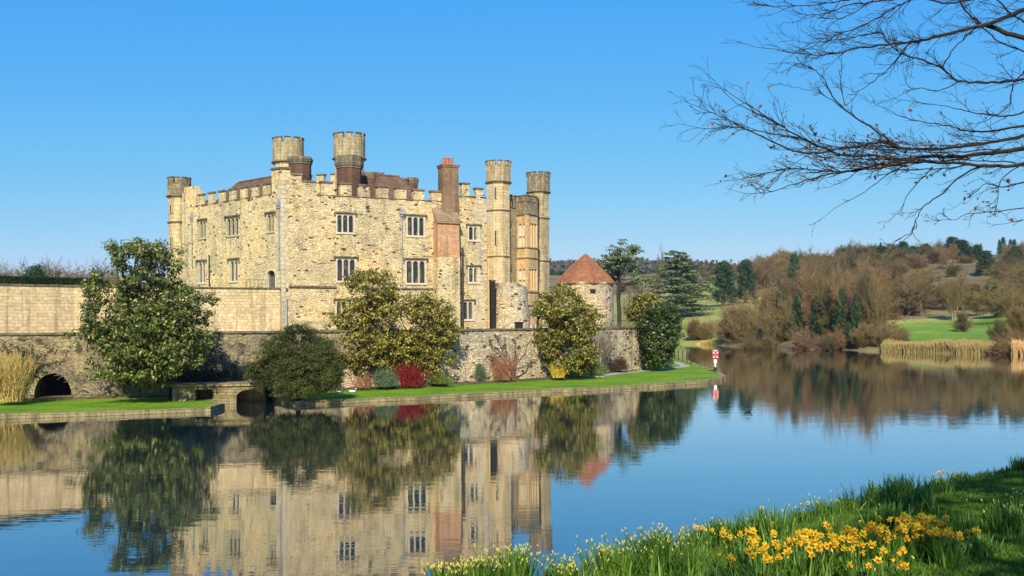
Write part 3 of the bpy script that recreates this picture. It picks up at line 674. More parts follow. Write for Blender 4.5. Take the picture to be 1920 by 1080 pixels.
# stacks behind the parapet
def stack(px, d, r, zb, zt, band):
    c = PX(px, d); m = MB(); m.lathe((c.x, c.y, 0), [(r, zb), (r, zt - band)], 8, rot=.39); s = m.build('chimney_stack', M['brick_dark'], cas, cyl=(c.x, c.y, r))
    m = MB(); z = zt - band; m.lathe((c.x, c.y, 0), [(r * .9, z - .02), (r * 1.06, z), (r * 1.06, z + .12), (r * 1.12, z + .16), (r * 1.17, z + .38), (r * 1.15, z + .44), (r * 1.08, z + .5), (r * 1.08, zt), (.05, zt)], 8, rot=.39); m.build('stack_cap', M['coping'], s)
    if r > 1:
        m = MB()
        for k in range(6): g = k * math.pi / 3 + .3; m.lathe((c.x + r * .5 * math.cos(g), c.y + r * .5 * math.sin(g), 0), [(.11, zt - .02), (.13, zt + .1), (.10, zt + .34)], 8)
        m.build('chimney_pots', M['pot'], s)
stack(565, 76.5, .86, 13, 4.66 + (609 - 296) / FPX * 76.5, .55)
stack(657, 77.5, .98, 13, 4.66 + (608 - 294) / FPX * 77.5, .95)
stack(698, 80.5, .80, 13, 4.66 + (607 - 325) / FPX * 80.5, .45)
stack(775, 84.5, .5, 13, 4.66 + (607 - 338) / FPX * 84.5, .3)
for px, py, d in ((682, 326, 82), (712, 326, 83), (741, 331, 84), (757, 336, 84)):
    w = W(px, py, d); m = MB(); m.box((w.x, w.y, w.z - 1), (.5, .5, 2), .4); m.box((w.x, w.y, w.z), (.62, .62, .14), .4); m.build('roof_vent', M['coping'], cas)
# buttress with brick chimney
a0, _ = PF.hit(820, 500); a1, _ = PF.hit(863, 500); pr = .95
PB = PF.shift(pr); a0 = PB.hit(821, 500)[0]; a1 = PB.hit(862.5, 500)[0]
_, zbk = PB.hit(840, 482); _, zsh = PB.hit(840, 415); _, zst = PF.hit(840, 393)
def solid(name, P, a0, a1, z0, z1, o0, o1, mat, par=None):
    m = MB(); pbox(m, P, a0, a1, z0, z1, o0, o1); return m.build(name, mat, par or cas)
solid('buttress', PF, a0, a1, 3.2, zbk, .0, pr, M['rubble'])
bb = solid('chimney_breast', PF, a0 + .02, a1 - .02, zbk, zsh, .0, pr - .015, M['brick'])
m = MB(); zt_ = zst + .1; pext_pts = None
vs = [PF.at(a0 - .08, zsh - .02, pr + .12), PF.at(a1 + .08, zsh - .02, pr + .12), PF.at(a1 + .08, zt_, -.02), PF.at(a0 - .08, zt_, -.02)]
vs2 = [v - Vector((0, 0, .14)) for v in vs]; m.add(vs2 + vs, [(3, 2, 1, 0), (4, 5, 6, 7), (0, 1, 5, 4), (1, 2, 6, 5), (2, 3, 7, 6), (3, 0, 4, 7)]); m.build('tiled_shoulder', M['tile_moss'], cas)
m = MB(); m.add([PF.at(a, z, o) for a in (a0 + .02, a1 - .02) for z, o in ((zsh - .1, 0), (zsh - .1, pr - .02), (zt_ - .18, 0))], [(0, 1, 2), (5, 4, 3), (0, 3, 4, 1), (1, 4, 5, 2), (2, 5, 3, 0)]); m.build('shoulder_gable', M['brick'], cas)
b0 = PF.hit(828, 350)[0]; b1 = PF.hit(857.5, 350)[0]; _, zct = PF.hit(840, 309)
s = solid('chimney_shaft', PF, b0, b1, zsh + .3, zct - .22, -.75, .28, M['brick_old'])
m = MB(); pbox(m, PF, b0 - .05, b1 + .05, zct - .22, zct - .10, -.80, .33); pbox(m, PF, b0 - .10, b1 + .10, zct - .10, zct, -.85, .38); m.build('chimney_cap', M['brick_old'], s)
for k in range(3):
    p = PF.at(b0 + .28 + k * .32, 0, -.25); m = MB(); m.lathe((p.x, p.y, 0), [(.13, zct), (.15, zct + .08), (.12, zct + .5), (.15, zct + .54), (.15, zct + .6), (.1, zct + .6)], 10); m.build('chimney_pot', M['pot'], s, smooth=True)
# drain pipes with hoppers
def pipe(P, px, y0, y1, r, mat, hopper=True, o=.1):
    a, zt = P.hit(px, y0); _, zb = P.hit(px, y1); m = MB(); m.tube([P.at(a, zb, o), P.at(a, zt, o)], r, 8)
    k = zb
    while k < zt: pbox(m, P, a - r * 1.9, a + r * 1.9, k, k + .07, -.01, o + r * .4); k += 1.5
    d = m.build('drain_pipe', mat, cas)
    if hopper:
        h = MB(); pbox(h, P, a - .17, a + .17, zt, zt + .22, .01, .27); pbox(h, P, a - .11, a + .11, zt - .16, zt, .03, .2); pbox(h, P, a - .07, a + .07, zt + .26, zt + .5, .02, .16); h.build('rain_hopper', M['lead'], d)
pipe(PF, 752.5, 402, 541, .045, M['lead']); pipe(PL, 526 - 2, 386, 505, .045, M['lead']); pipe(PL, 361, 410, 500, .045, M['lead'])
pipe(PF, 866, 464, 622, .085, M['pipe_dark'], False, .12); pipe(PF, 536.5, 560, 615, .06, M['lead'], False); pipe(PL, 394, 478, 536, .05, M['pipe_dark'], False)
# iron tie plates
for P, px, py in ((PF, 700, 461), (PF, 557, 388), (PF, 640, 385), (PF, 560, 458), (PF, 830, 388), (PF, 884, 403), (PF, 905, 470), (PL, 407, 399), (PL, 476, 390), (PL, 453, 466), (PF, 797, 466)):
    a, z = P.hit(px, py); m = MB()
    for g in (0.4, 1.5, 2.6):
        dx, dz = math.cos(g) * .28, math.sin(g) * .28; m.tube([P.at(a - dx, z - dz, .03), P.at(a + dx, z + dz, .03)], .022, 4)
    m.build('tie_plate', M['lead'], cas)
# putlog holes: small recessed-looking dark stones are in the material
# ---- round/octagonal turrets
def turret(parent, c, rs, rh, z0, zhead, ztop, courses, mat, mathead, n=8, rot=.39, slits=(), name='turret'):
    m = MB(); prof = [(rs * 1.0, z0)]
    for zc in sorted(courses): prof += [(rs, zc - .10), (rs + .10, zc), (rs + .10, zc + .08), (rs, zc + .18)]
    prof += [(rs, zhead - .28), (rh, zhead)]
    m.lathe((c.x, c.y, 0), prof, n, rot=rot)
    b = m.build(name, mat, parent, cyl=(c.x, c.y, rs))
    h = MB(); zc = ztop - .55; h.lathe((c.x, c.y, 0), [(rh + .06, zhead), (rh + .06, zhead + .1), (rh, zhead + .14), (rh, zc), (rh - .32, zc), (rh - .32, zc - .6), (0.02, zc - .6)], n, rot=rot); hb = h.build('turret_head', mathead, b, cyl=(c.x, c.y, rh))
    rg = MB()
    for zc_ in list(courses) + [zhead - .02]: rr_ = (rh if zc_ > zhead - 1 else rs) + .05; rg.lathe((c.x, c.y, 0), [(rr_ - .05, zc_ - .07), (rr_ + .07, zc_), (rr_ + .07, zc_ + .09), (rr_ - .05, zc_ + .15)], n, rot=rot)
    rg.build('string_course', M['coping'], b)
    k = MB(); cp = MB(); q = 10
    for i in range(q):
        g0 = 2 * math.pi * i / q + rot * .7; g1 = g0 + 2 * math.pi / q * .70; L = []
        for g, r in ((g0, rh - .30), (g0, rh - .012), ((g0 + g1) / 2, rh), (g1, rh - .012), (g1, rh - .30)): L.append((c.x + r * math.cos(g) * .985, c.y + r * math.sin(g) * .985))
        k.prism(L, zc, ztop - .07); L2 = [((x - c.x) * 1.05 + c.x, (y - c.y) * 1.05 + c.y) for x, y in L]; cp.prism(L2, ztop - .07, ztop + .02)
    k.build('merlons', mathead, b); cp.build('coping', M['coping'], b)
    for ang, z, hh in slits:
        x, y = c.x + rs * .94 * math.sin(ang), c.y - rs * .94 * math.cos(ang); s = MB(); s.box((x, y, z), (.13, .2, hh), ang); s.build('slit_window', M['black'], b)
        s = MB(); 
        for sx in (-.11, .11): s.box((x + math.cos(ang) * sx, y + math.sin(ang) * sx, z), (.08, .26, hh + .1), ang)
        s.build('slit_surround', M['tracery_old'], b)
    return b
T0 = PX(338.5, 82.2); turret(cas, T0, .86, .95, 7, 15.15, 16.7, [13.0], M['ashlar'], M['ashlar_dark'], slits=((-.5, 11.3, 1.0), (-.5, 14.1, .6)))

# ============================================================ the castle behind it
cb2 = empty('rear_castle', (-1.3, 111, 4.1)); tag(cb2, 'taller turreted castle range behind the front castle with octagonal turrets and bay windows', 'castle')
T1 = PX(543, 96.5); T2 = PX(657.5, 94.5); T3 = PX(936.6, 111); T4 = PX(1011.5, 119.5)
turret(cb2, T1, 1.36, 1.50, 6, 20.15, 22.5, [17.2], M['ashlar'], M['ashlar_mid'], 16)
turret(cb2, T2, 1.36, 1.50, 6, 20.15, 22.5, [17.2], M['ashlar'], M['ashlar_mid'], 16, slits=((.0, 20.4, .5),))
turret(cb2, T3, 1.32, 1.46, 4, 20.15, 22.5, [17.0, 11.95], M['ashlar'], M['ashlar_mid'], 8, .39, ((-.25, 14.0, 1.6), (-.25, 18.9, 1.2)))
turret(cb2, T4, 1.32, 1.46, 4, 20.15, 22.5, [17.0, 11.95], M['ashlar_mid'], M['ashlar_dark'], 8, .39, ((-.4, 9.3, .4),))
P = Plane(T1 + Vector((0, .8, 0)), T2 + Vector((0, .8, 0))); m = MB(); wall_mesh(m, P, 1.0, P.len - 1.0, 6, 18.2, .8); m.build('wall', M['rubble'], cb2); battlement(cb2, P, 1.0, P.len - 1.0, 18.15, 18.95, M['rubble'], 1.3, .75)
P = Plane(T2 + Vector((.8, .8, 0)), T3 + Vector((-.9, 0, 0))); m = MB(); wall_mesh(m, P, .6, P.len - .4, 4.1, 15.8, .8); m.build('wall', M['rubble'], cb2)
P = Plane(T3 + Vector((.9, .9, 0)), T4 + Vector((0, -.6, 0))); m = MB(); wall_mesh(m, P, 0, P.len, 4.1, 17.6, .9); m.build('wall', M['ashlar_mid'], cb2); battlement(cb2, P, 0, P.len, 17.6, 19.0, M['ashlar_dark'], 1.5, .85)
far = [T1 + Vector((0, 1.2, 0)), T2 + Vector((0, 1.2, 0)), T3 + Vector((0, 1, 0)), T4 + Vector((0, .5, 0)), Vector((-8, 132, 0)), Vector((-34, 112, 0))]
m = MB(); m.prism([(p.x, p.y) for p in far], 4.1, 15.2); m.build('main_block', M['ashlar'], cb2)
# bay
A0 = PX(965.5, 114.2); A1 = PX(990, 112.9); B1 = PX(1009.5, 114.6); Bk = Vector((B1.x + .3, 119, 0)); Ak = Vector((A0.x - .1, 117, 0))
PA = Plane(A0, A1); PBb = Plane(A1, B1); ztb = 16.95
wa = [PA.rect(970.5, 418, 987, 466), PA.rect(970.5, 503, 987, 545)]; wb = [PBb.rect(991.8, 418, 1007.5, 466), PBb.rect(991.8, 503, 1007.5, 545)]
for P, hs, mt in ((PA, wa, 'gold_stone'), (PBb, wb, 'gold_stone'), (Plane(B1, Bk), [], 'gold_stone'), (Plane(Bk, Ak), [], 'ashlar'), (Plane(Ak, A0), [], 'gold_stone')):
    m = MB(); wall_mesh(m, P, 0, P.len, 4.1, ztb, .35, hs, .22); w = m.build('bay_wall', M[mt], cb2)
    c = MB()
    for z in (ztb - .05, 13.1, 11.95, 8.1): pbox(c, P, -.03, P.len + .03, z, z + .13, -.02, .10)
    c.build('string_course', M['ashlar_dark'], w)
window(cb2, PA, wa[0], 2, 'gold', True, False, 'blind', 'bay_window', sill=False); window(cb2, PA, wa[1], 2, 'gold', True, False, 'blind', 'bay_window', sill=False)
for hh in wb: window(cb2, PBb, hh, 3, 'gold', False, False, 'gold_pane', 'bay_window', arched=False, sill=False)
for P in (PA, PBb, Plane(B1, Bk)):
    m = MB(); pbox(m, P, 0, P.len, ztb + .08, 18.3, -.3, .02); m.build('parapet_block', M['ashlar_dark'], cb2); battlement(cb2, P, 0, P.len, 18.3, 19.0, M['ashlar_dark'], .95, .55, .32, o=.03)
m = MB(); m.prism([(A0.x, A0.y), (A1.x, A1.y), (B1.x, B1.y), (Bk.x, Bk.y), (Ak.x, Ak.y)], 16.7, 16.9); m.build('bay_roof', M['lead'], cb2)
# ---- low ruined tower in front of the rear castle
c = PX(959.5, 84.6); lt = empty('low_round_tower', (c.x, c.y, 4.1)); tag(lt, 'low broken round tower of grey stone between the castle corner and the bay windows', 'tower')
m = MB(); n = 36; prof = [(1.62, 4.05), (1.5, 5.5), (1.40, 7.0), (1.36, 8.0)]; m.lathe((c.x, c.y, 0), prof, n)
for i in range(n):
    v = m.v[3 * n + i]; m.v[3 * n + i] = (v[0], v[1], 8.05 + .18 * noise.noise(Vector((i * .5, 2, 0))) - .45 * max(0, (v[0] - c.x) / 1.36) ** 2)
k = len(m.v); m.v += [(c.x + (v[0] - c.x) * .75, c.y + (v[1] - c.y) * .75, v[2] - .02) for v in m.v[3 * n:4 * n]]; m.v += [(v[0], v[1], 6.2) for v in m.v[k:k + n]]
m.f += [(3 * n + i, 3 * n + (i + 1) % n, k + (i + 1) % n, k + i) for i in range(n)] + [(k + i, k + (i + 1) % n, k + n + (i + 1) % n, k + n + i) for i in range(n)]
m.build('tower_wall', M['pale_wall'], lt, cyl=(c.x, c.y, 1.45))
w0 = PX(918.5, 82.6); w1 = PX(929.5, 82.6); m = MB(); m.box(((w0.x + w1.x) / 2, 83.0, 6.1), (w1.x - w0.x, .25, 4.05), 0); m.build('slit_shade', M['black'], lt)  # black box stands in for the shadowed gap between wall and tower
m = MB(); m.box(((w0.x + w1.x) / 2, 83.0, 8.19), (w1.x - w0.x + .1, .35, .12), 0); m.build('slit_lintel', M['coping'], lt)  # slab added to cap the painted gap
# low garden structure to its right with an arched doorway
P = Plane(PX(990, 86), PX(1040, 88)); gw = empty('garden_wall', (P.p0.x, P.p0.y, 4.1)); tag(gw, 'low stone garden wall with a dark arched doorway behind the right magnolia', 'wall')
aa = P.rect(1006, 592, 1016, 616); m = MB(); wall_mesh(m, P, 0, P.len, 4.1, 6.1, .5, [(aa[0], aa[1], 4.12, aa[3], .49)]); m.build('wall_section', M['pale_wall'], gw)
m = MB(); spandrels(m, P, aa[0], aa[1], aa[3] - .35, aa[3] - .02, aa[3], -.3, -.01, .3); m.build('arch_head', M['pale_wall'], gw)
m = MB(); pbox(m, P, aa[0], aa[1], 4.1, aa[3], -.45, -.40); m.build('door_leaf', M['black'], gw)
m = MB(); pbox(m, P, -.1, P.len + .1, 6.1, 6.22, -.55, .06); m.build('coping', M['coping'], gw)
for i, (px, d, mt, lb) in enumerate(((1000, 84.5, 'brick', 'small red garden chair on the terrace beside the arched garden doorway'),)):
    p = PX(px, d, 4.1); ch = empty('garden_chair', p); tag(ch, lb, 'chair')
    m = MB(); m.box((p.x, p.y, 4.55), (.45, .42, .05)); m.build('seat', M[mt], ch); m = MB(); m.box((p.x, p.y + .2, 4.85), (.45, .04, .55)); m.build('backrest', M[mt], ch)
    for sx in (-.2, .2):
        for sy in (-.18, .18): m = MB(); m.box((p.x + sx, p.y + sy, 4.315), (.05, .05, .43)); m.build('leg', M['white_paint'], ch)
p = PX(973, 81.6, 4.1); m = MB(); m.box((p.x, p.y, 4.42), (.62, .4, .5), .1); m.box((p.x, p.y, 4.72), (.7, .48, .1), .1); m.box((p.x, p.y, 4.15), (.66, .44, .1), .1)
tag(m.build('planter_box', M['black']), 'small dark planter box on the wall in front of the low round tower', 'planter')
# ---- conical tower
c = PX(1099, 99); ct = empty('conical_tower', (c.x, c.y, 4.1)); tag(ct, 'squat round stone tower with conical red tiled roof at the right end of the island', 'tower')
m = MB(); m.lathe((c.x, c.y, 0), [(2.78, 3.6), (2.72, 8.3), (2.80, 8.42), (2.8, 8.6)], 28); m.build('tower_wall', M['pale_wall'], ct, cyl=(c.x, c.y, 2.75))
m = MB(); za = 4.66 + (605 - 477) / FPX * 99; zev = 4.66 + (605 - 531) / FPX * 99
m.lathe((c.x, c.y, 0), [(2.6, zev - .02), (3.0, zev - .10), (3.0, zev), (2.15, zev + .95), (.95, zev + 2.05), (.05, za)], 8, rot=.2); rf = m.build('roof', M['tile_red'], ct)
m = MB()
for i in range(8):
    g = 2 * math.pi * i / 8 + .2; m.tube([(c.x + r * math.cos(g), c.y + r * math.sin(g), z) for r, z in ((3.0, zev + .02), (2.16, zev + .97), (.96, zev + 2.07), (.05, za + .02))], .07, 5)
m.build('hip_tiles', M['tile_red'], rf)
a = MB(); a.box((c.x + .5, c.y - 2.72, 7.7), (.5, .2, .32)); a.build('vent_opening', M['black'], ct)
# ============================================================ footbridge between the lawns
A = PX(328, 59.6); B = PX(496, 60.4)
br = empty('stone_footbridge', ((A + B) / 2)); tag(br, 'low old stone footbridge with two dark openings between the two lawns', 'bridge')
P = Plane(A, B).shift(.9); z1 = CAMH - (720 - 609.5) / FPX * 58.8
o1 = P.rect(366, 731, 399, 752); o2 = P.rect(443, 731, 494, 752)
m = MB(); wall_mesh(m, P, 0, P.len, -.6, z1 - .16, 1.8, [(o1[0], o1[1], -.55, o1[3] + .02, 1.79), (o2[0], o2[1], -.55, o2[3] + .06, 1.79)]); w = m.build('bridge_wall', M['kerb'], br)
m = MB(); spandrels(m, P, o2[0], o2[1], o2[3] - .42, o2[3] + .02, o2[3] + .06, -1.6, -.01, 0); m.build('arch_head', M['kerb'], br)
m = MB(); x = -.1
while x < P.len: x2 = min(x + 1.0, P.len + .3); pbox(m, P, x + .008, x2 - .008, z1 - .16, z1 + .01 * math.sin(x * 5), -1.95, .12); x = x2
m.build('deck_slabs', M['kerb'], br)
m = MB(); pbox(m, P, -.5, P.len + .5, -.6, z1 - .25, -1.95, -1.82); m.build('opening_shade', M['black'], br)  # black sheet behind the openings, in place of the shade under the bridge
# ============================================================ vegetation generators
def leaf_quads(name, pts, size, mat, parent=None, seed=1, aspect=.5, up=.35, outward=None, jit=.3, inv=None):
    """one small four-cornered leaf per point"""
    rs = np.random.RandomState(seed); pts = np.asarray(pts, dtype=np.float32); n = len(pts)
    if inv is not None: pts = pts - np.array(inv, dtype=np.float32)
    nr = rs.normal(size=(n, 3)); nr[:, 2] += up
    if outward is not None: nr += outward * 1.0
    nr /= np.linalg.norm(nr, axis=1, keepdims=True) + 1e-9
    a = rs.normal(size=(n, 3)); a -= nr * np.sum(a * nr, 1, keepdims=True); a /= np.linalg.norm(a, axis=1, keepdims=True) + 1e-9
    b = np.cross(nr, a); s = (size * (1 + jit * rs.uniform(-1, 1, (n, 1)))); 
    v = np.stack([pts - a * s * .5, pts + b * s * aspect * .5 + nr * s * .08, pts + a * s * .5, pts - b * s * aspect * .5 + nr * s * .08], 1).reshape(-1, 3)
    return raw_mesh(name, v, np.arange(4 * n), 4, mat, parent)
def seg_mesh(name, segs, mat, parent=None, inv=None, nside=3):
    """segs: array of (p0(3), p1(3), r0, r1)"""
    S = np.asarray(segs, dtype=np.float64); p0, p1, r0, r1 = S[:, :3], S[:, 3:6], S[:, 6:7], S[:, 7:8]
    if inv is not None: p0 = p0 - np.array(inv); p1 = p1 - np.array(inv)
    t = p1 - p0; t /= np.linalg.norm(t, axis=1, keepdims=True) + 1e-9
    ref = np.tile(np.array([[.31, .17, .93]]), (len(S), 1)); ref[np.abs(t[:, 2]) > .85] = (1, .2, 0)
    a = np.cross(t, ref); a /= np.linalg.norm(a, axis=1, keepdims=True) + 1e-9; b = np.cross(t, a)
    rings = []
    for p, r in ((p0, r0), (p1 + t * r1 * .5, r1)):
        for k in range(nside):
            g = 2 * math.pi * k / nside; rings.append(p + (a * math.cos(g) + b * math.sin(g)) * r)
    v = np.stack(rings, 1).reshape(-1, 3); base = np.arange(len(S))[:, None] * (2 * nside)
    f = np.concatenate([base + np.array([[k, (k + 1) % nside, nside + (k + 1) % nside, nside + k]]) for k in range(nside)], 1).reshape(-1)
    return raw_mesh(name, v, f, 4, mat, parent, smooth=False)
def rvec(rng): return Vector((rng.gauss(0, 1), rng.gauss(0, 1), rng.gauss(0, 1))).normalized()
def grow(out, p, d, L, r, lvl, maxl, rng, P):
    """recursive limb: P = dict(n kids per level, spread, up, wander, ratio, taper)"""
    k = P['seg'][min(lvl, len(P['seg']) - 1)]; path = [(p.copy(), r)]; q = p.copy(); dd = d.copy()
    r1 = r * P['taper']
    for i in range(k):
        dd = (dd + rvec(rng) * P['wander'] + Vector((0, 0, P['up'][min(lvl, len(P['up']) - 1)]))).normalized(); q = q + dd * (L / k)
        path.append((q.copy(), r + (r1 - r) * (i + 1) / k))
    for i in range(k): out[min(lvl, 2)].append((*path[i][0], *path[i + 1][0], path[i][1], path[i + 1][1]))
    if lvl >= maxl: return
    nk = P['kids'][min(lvl, len(P['kids']) - 1)]; start = P['start'][min(lvl, len(P['start']) - 1)]
    for j in range(nk):
        t = start + (1 - start) * (j + rng.random()) / nk; x = t * k; i = min(int(x), k - 1); f = x - i
        b = path[i][0].lerp(path[i + 1][0], f); rr = path[i][1] + (path[i + 1][1] - path[i][1]) * f
        ax = (path[i + 1][0] - path[i][0]).normalized(); sd = ax.cross(rvec(rng)).normalized(); sp = P['spread'][min(lvl, len(P['spread']) - 1)] * rng.uniform(.75, 1.25)
        nd = (ax * math.cos(sp) + sd * math.sin(sp)).normalized()
        grow(out, b, nd, L * P['ratio'][min(lvl, len(P['ratio']) - 1)] * rng.uniform(.7, 1.2) * (1.1 - .45 * t), max(rr * P['rr'], P['rmin']), lvl + 1, maxl, rng, P)
    grow(out, path[-1][0], dd, L * .55, max(r1, P['rmin']), lvl + 1, maxl, rng, P)
BARE = dict(seg=[6, 4, 3, 2], kids=[13, 7, 6, 4], start=[.22, .2, .15, .1], spread=[.8, .75, .75, .7], up=[.02, .10, .06, .03], wander=.13, ratio=[.62, .52, .5, .5], taper=.35, rr=.55, rmin=.02)
def bare_tree(name, H, seed, tm, bm_, maxl=4, spread=1.0, multi=1, P=None, rmin=.022, upk=1.0, r0=None, lean=(0, 0, 0), trunkfrac=.5):
    rng = random.Random(seed); Q = dict(BARE); Q.update(P or {}); Q['rmin'] = rmin; Q['spread'] = [s * spread for s in Q['spread']]; Q['up'] = [u * upk for u in Q['up']]
    root = bpy.data.objects.new(name, None); link(root); out = [[], [], []]
    for k in range(multi):
        d = Vector((rng.gauss(0, .22) if multi > 1 else lean[0], rng.gauss(0, .22) if multi > 1 else lean[1], 1)).normalized()
        b = Vector((rng.uniform(-.5, .5), rng.uniform(-.5, .5), -.3)) if multi > 1 else Vector((0, 0, -.3))
        grow(out, b, d, H * trunkfrac * (1 if k == 0 else rng.uniform(.7, .95)), (r0 or H * .018) * (1 if multi == 1 else .75), 0, maxl, rng, Q)
    zmax = max(s[5] for s in out[2]) ; f = H / zmax
    for o in out:
        for i, s in enumerate(o): o[i] = tuple(x * f for x in s[:6]) + s[6:]
    seg_mesh('trunk', out[0], bm_, root, nside=6); seg_mesh('limbs', out[1], bm_, root, nside=4); seg_mesh('twigs', out[2], tm, root)
    root['_h'] = H
    return root
def copy_tree(root, loc, rz, sc):
    r = root.copy(); COL.objects.link(r); r.location = loc; r.rotation_euler = (0, 0, rz); r.scale = sc
    for ch in list(root.children):
        c = ch.copy(); COL.objects.link(c); c.parent = r
        for g in list(ch.children): e = g.copy(); COL.objects.link(e); e.parent = c
    return r
def conifer(name, H, seed, mat, kind):
    rng = random.Random(seed); rs = np.random.RandomState(seed); root = bpy.data.objects.new(name, None); link(root); segs = []; pts = []
    if kind == 'cedar':        # wide horizontal plates
        segs.append((0, 0, -.3, .2, 0, H * .95, H * .03, .08))
        for i in range(46):
            t = .10 + .88 * i / 46; z = H * t; L = H * .56 * (1 - t) ** .62 * rng.uniform(.65, 1.1) + .5; g = i * 2.4 + rng.uniform(-.4, .4)
            e = Vector((math.cos(g) * L, math.sin(g) * L, z + L * rng.uniform(-.06, .12))); segs.append((0, 0, z - .3, e.x, e.y, e.z, .12, .04))
            for k in range(int(9 + 10 * L / H * 2)):
                u = rng.uniform(.3, 1.05); w = L * .26 * (1.15 - abs(u - .7)); c = Vector((0, 0, z)).lerp(e, u) + Vector((rng.gauss(0, w * .5), rng.gauss(0, w * .5), rng.uniform(-.1, .15)))
                m = 26; q = rs.normal(size=(m, 3)) * np.array([w * .42, w * .42, .10]) + np.array(c); q[:, 2] -= .12 * ((q[:, 0] - c.x) ** 2 + (q[:, 1] - c.y) ** 2) / max(w, .3); pts.append(q)
        sz, up = H * .030, 1.6
    elif kind == 'flat':        # tall stem with a wide umbrella crown
        path = [Vector((0, 0, -.3)), Vector((-.2, 0, H * .25)), Vector((.15, 0, H * .45)), Vector((-.15, 0, H * .62)), Vector((0, 0, H * .93))]
        for a, b, r in zip(path, path[1:], (.42, .38, .3, .24)): segs.append((*a, *b, r, r * .85))
        segs.append((.1, 0, H * .38, -.9, .2, H * .5, .2, .16)); segs.append((-.9, .2, H * .5, -1.0, .3, H * .66, .16, .12))
        for i in range(30):
            t = rng.uniform(.55, 1.0); z0 = H * rng.uniform(.52, .85); g = i * 2.4; L = H * .44 * rng.uniform(.55, 1.05) * (1 - .55 * max(0, t - .72) / .28); z1 = H * (t if t > .6 else .6 + rng.uniform(-.05, .05)); e = Vector((math.cos(g) * L, math.sin(g) * L, z1)); segs.append((0, 0, min(z0, z1), *e, .09, .03))
            for k in range(9):
                u = rng.uniform(.4, 1.08); c = Vector((0, 0, z0)).lerp(e, u) + Vector((rng.gauss(0, .35), rng.gauss(0, .35), rng.uniform(-.1, .2))); pts.append(rs.normal(size=(17, 3)) * np.array([.40, .40, .09]) + np.array(c))
        sz, up = H * .032, 1.2
    elif kind == 'pine':        # dense dark irregular cone
        segs.append((0, 0, -.3, 0, 0, H * .95, H * .022, .05))
        for i in range(75):
            t = .06 + .92 * (i / 75); z = H * t; L = H * .36 * (1 - t) ** .6 * rng.uniform(.5, 1.15) + .3; g = i * 2.4 + rng.uniform(-.5, .5); e = Vector((math.cos(g) * L, math.sin(g) * L, z + L * .25)); segs.append((0, 0, z, *e, .07, .02))
            for k in range(5):
                u = rng.uniform(.35, 1.02); c = Vector((0, 0, z)).lerp(e, u); pts.append(rs.normal(size=(24, 3)) * H * np.array([.030, .030, .026]) + np.array(c))
        sz, up = H * .032, .4
    else:                       # spruce
        segs.append((0, 0, -.3, 0, 0, H * .98, H * .018, .03))
        for i in range(60):
            t = .05 + .94 * (i / 60); z = H * t; L = H * .24 * (1 - t) ** .85 * rng.uniform(.7, 1.15) + .12; g = i * 2.4; e = Vector((math.cos(g) * L, math.sin(g) * L, z - L * .25)); segs.append((0, 0, z, *e, .05, .02))
            for k in range(4):
                u = rng.uniform(.3, 1.02); c = Vector((0, 0, z)).lerp(e, u); pts.append(rs.normal(size=(16, 3)) * H * np.array([.02, .02, .012]) + np.array(c))
        sz, up = H * .03, .5
    seg_mesh('trunk', segs, M['bark_dark'], root, nside=5); leaf_quads('needles', np.concatenate(pts), sz, mat, root, seed, .55, up); return root
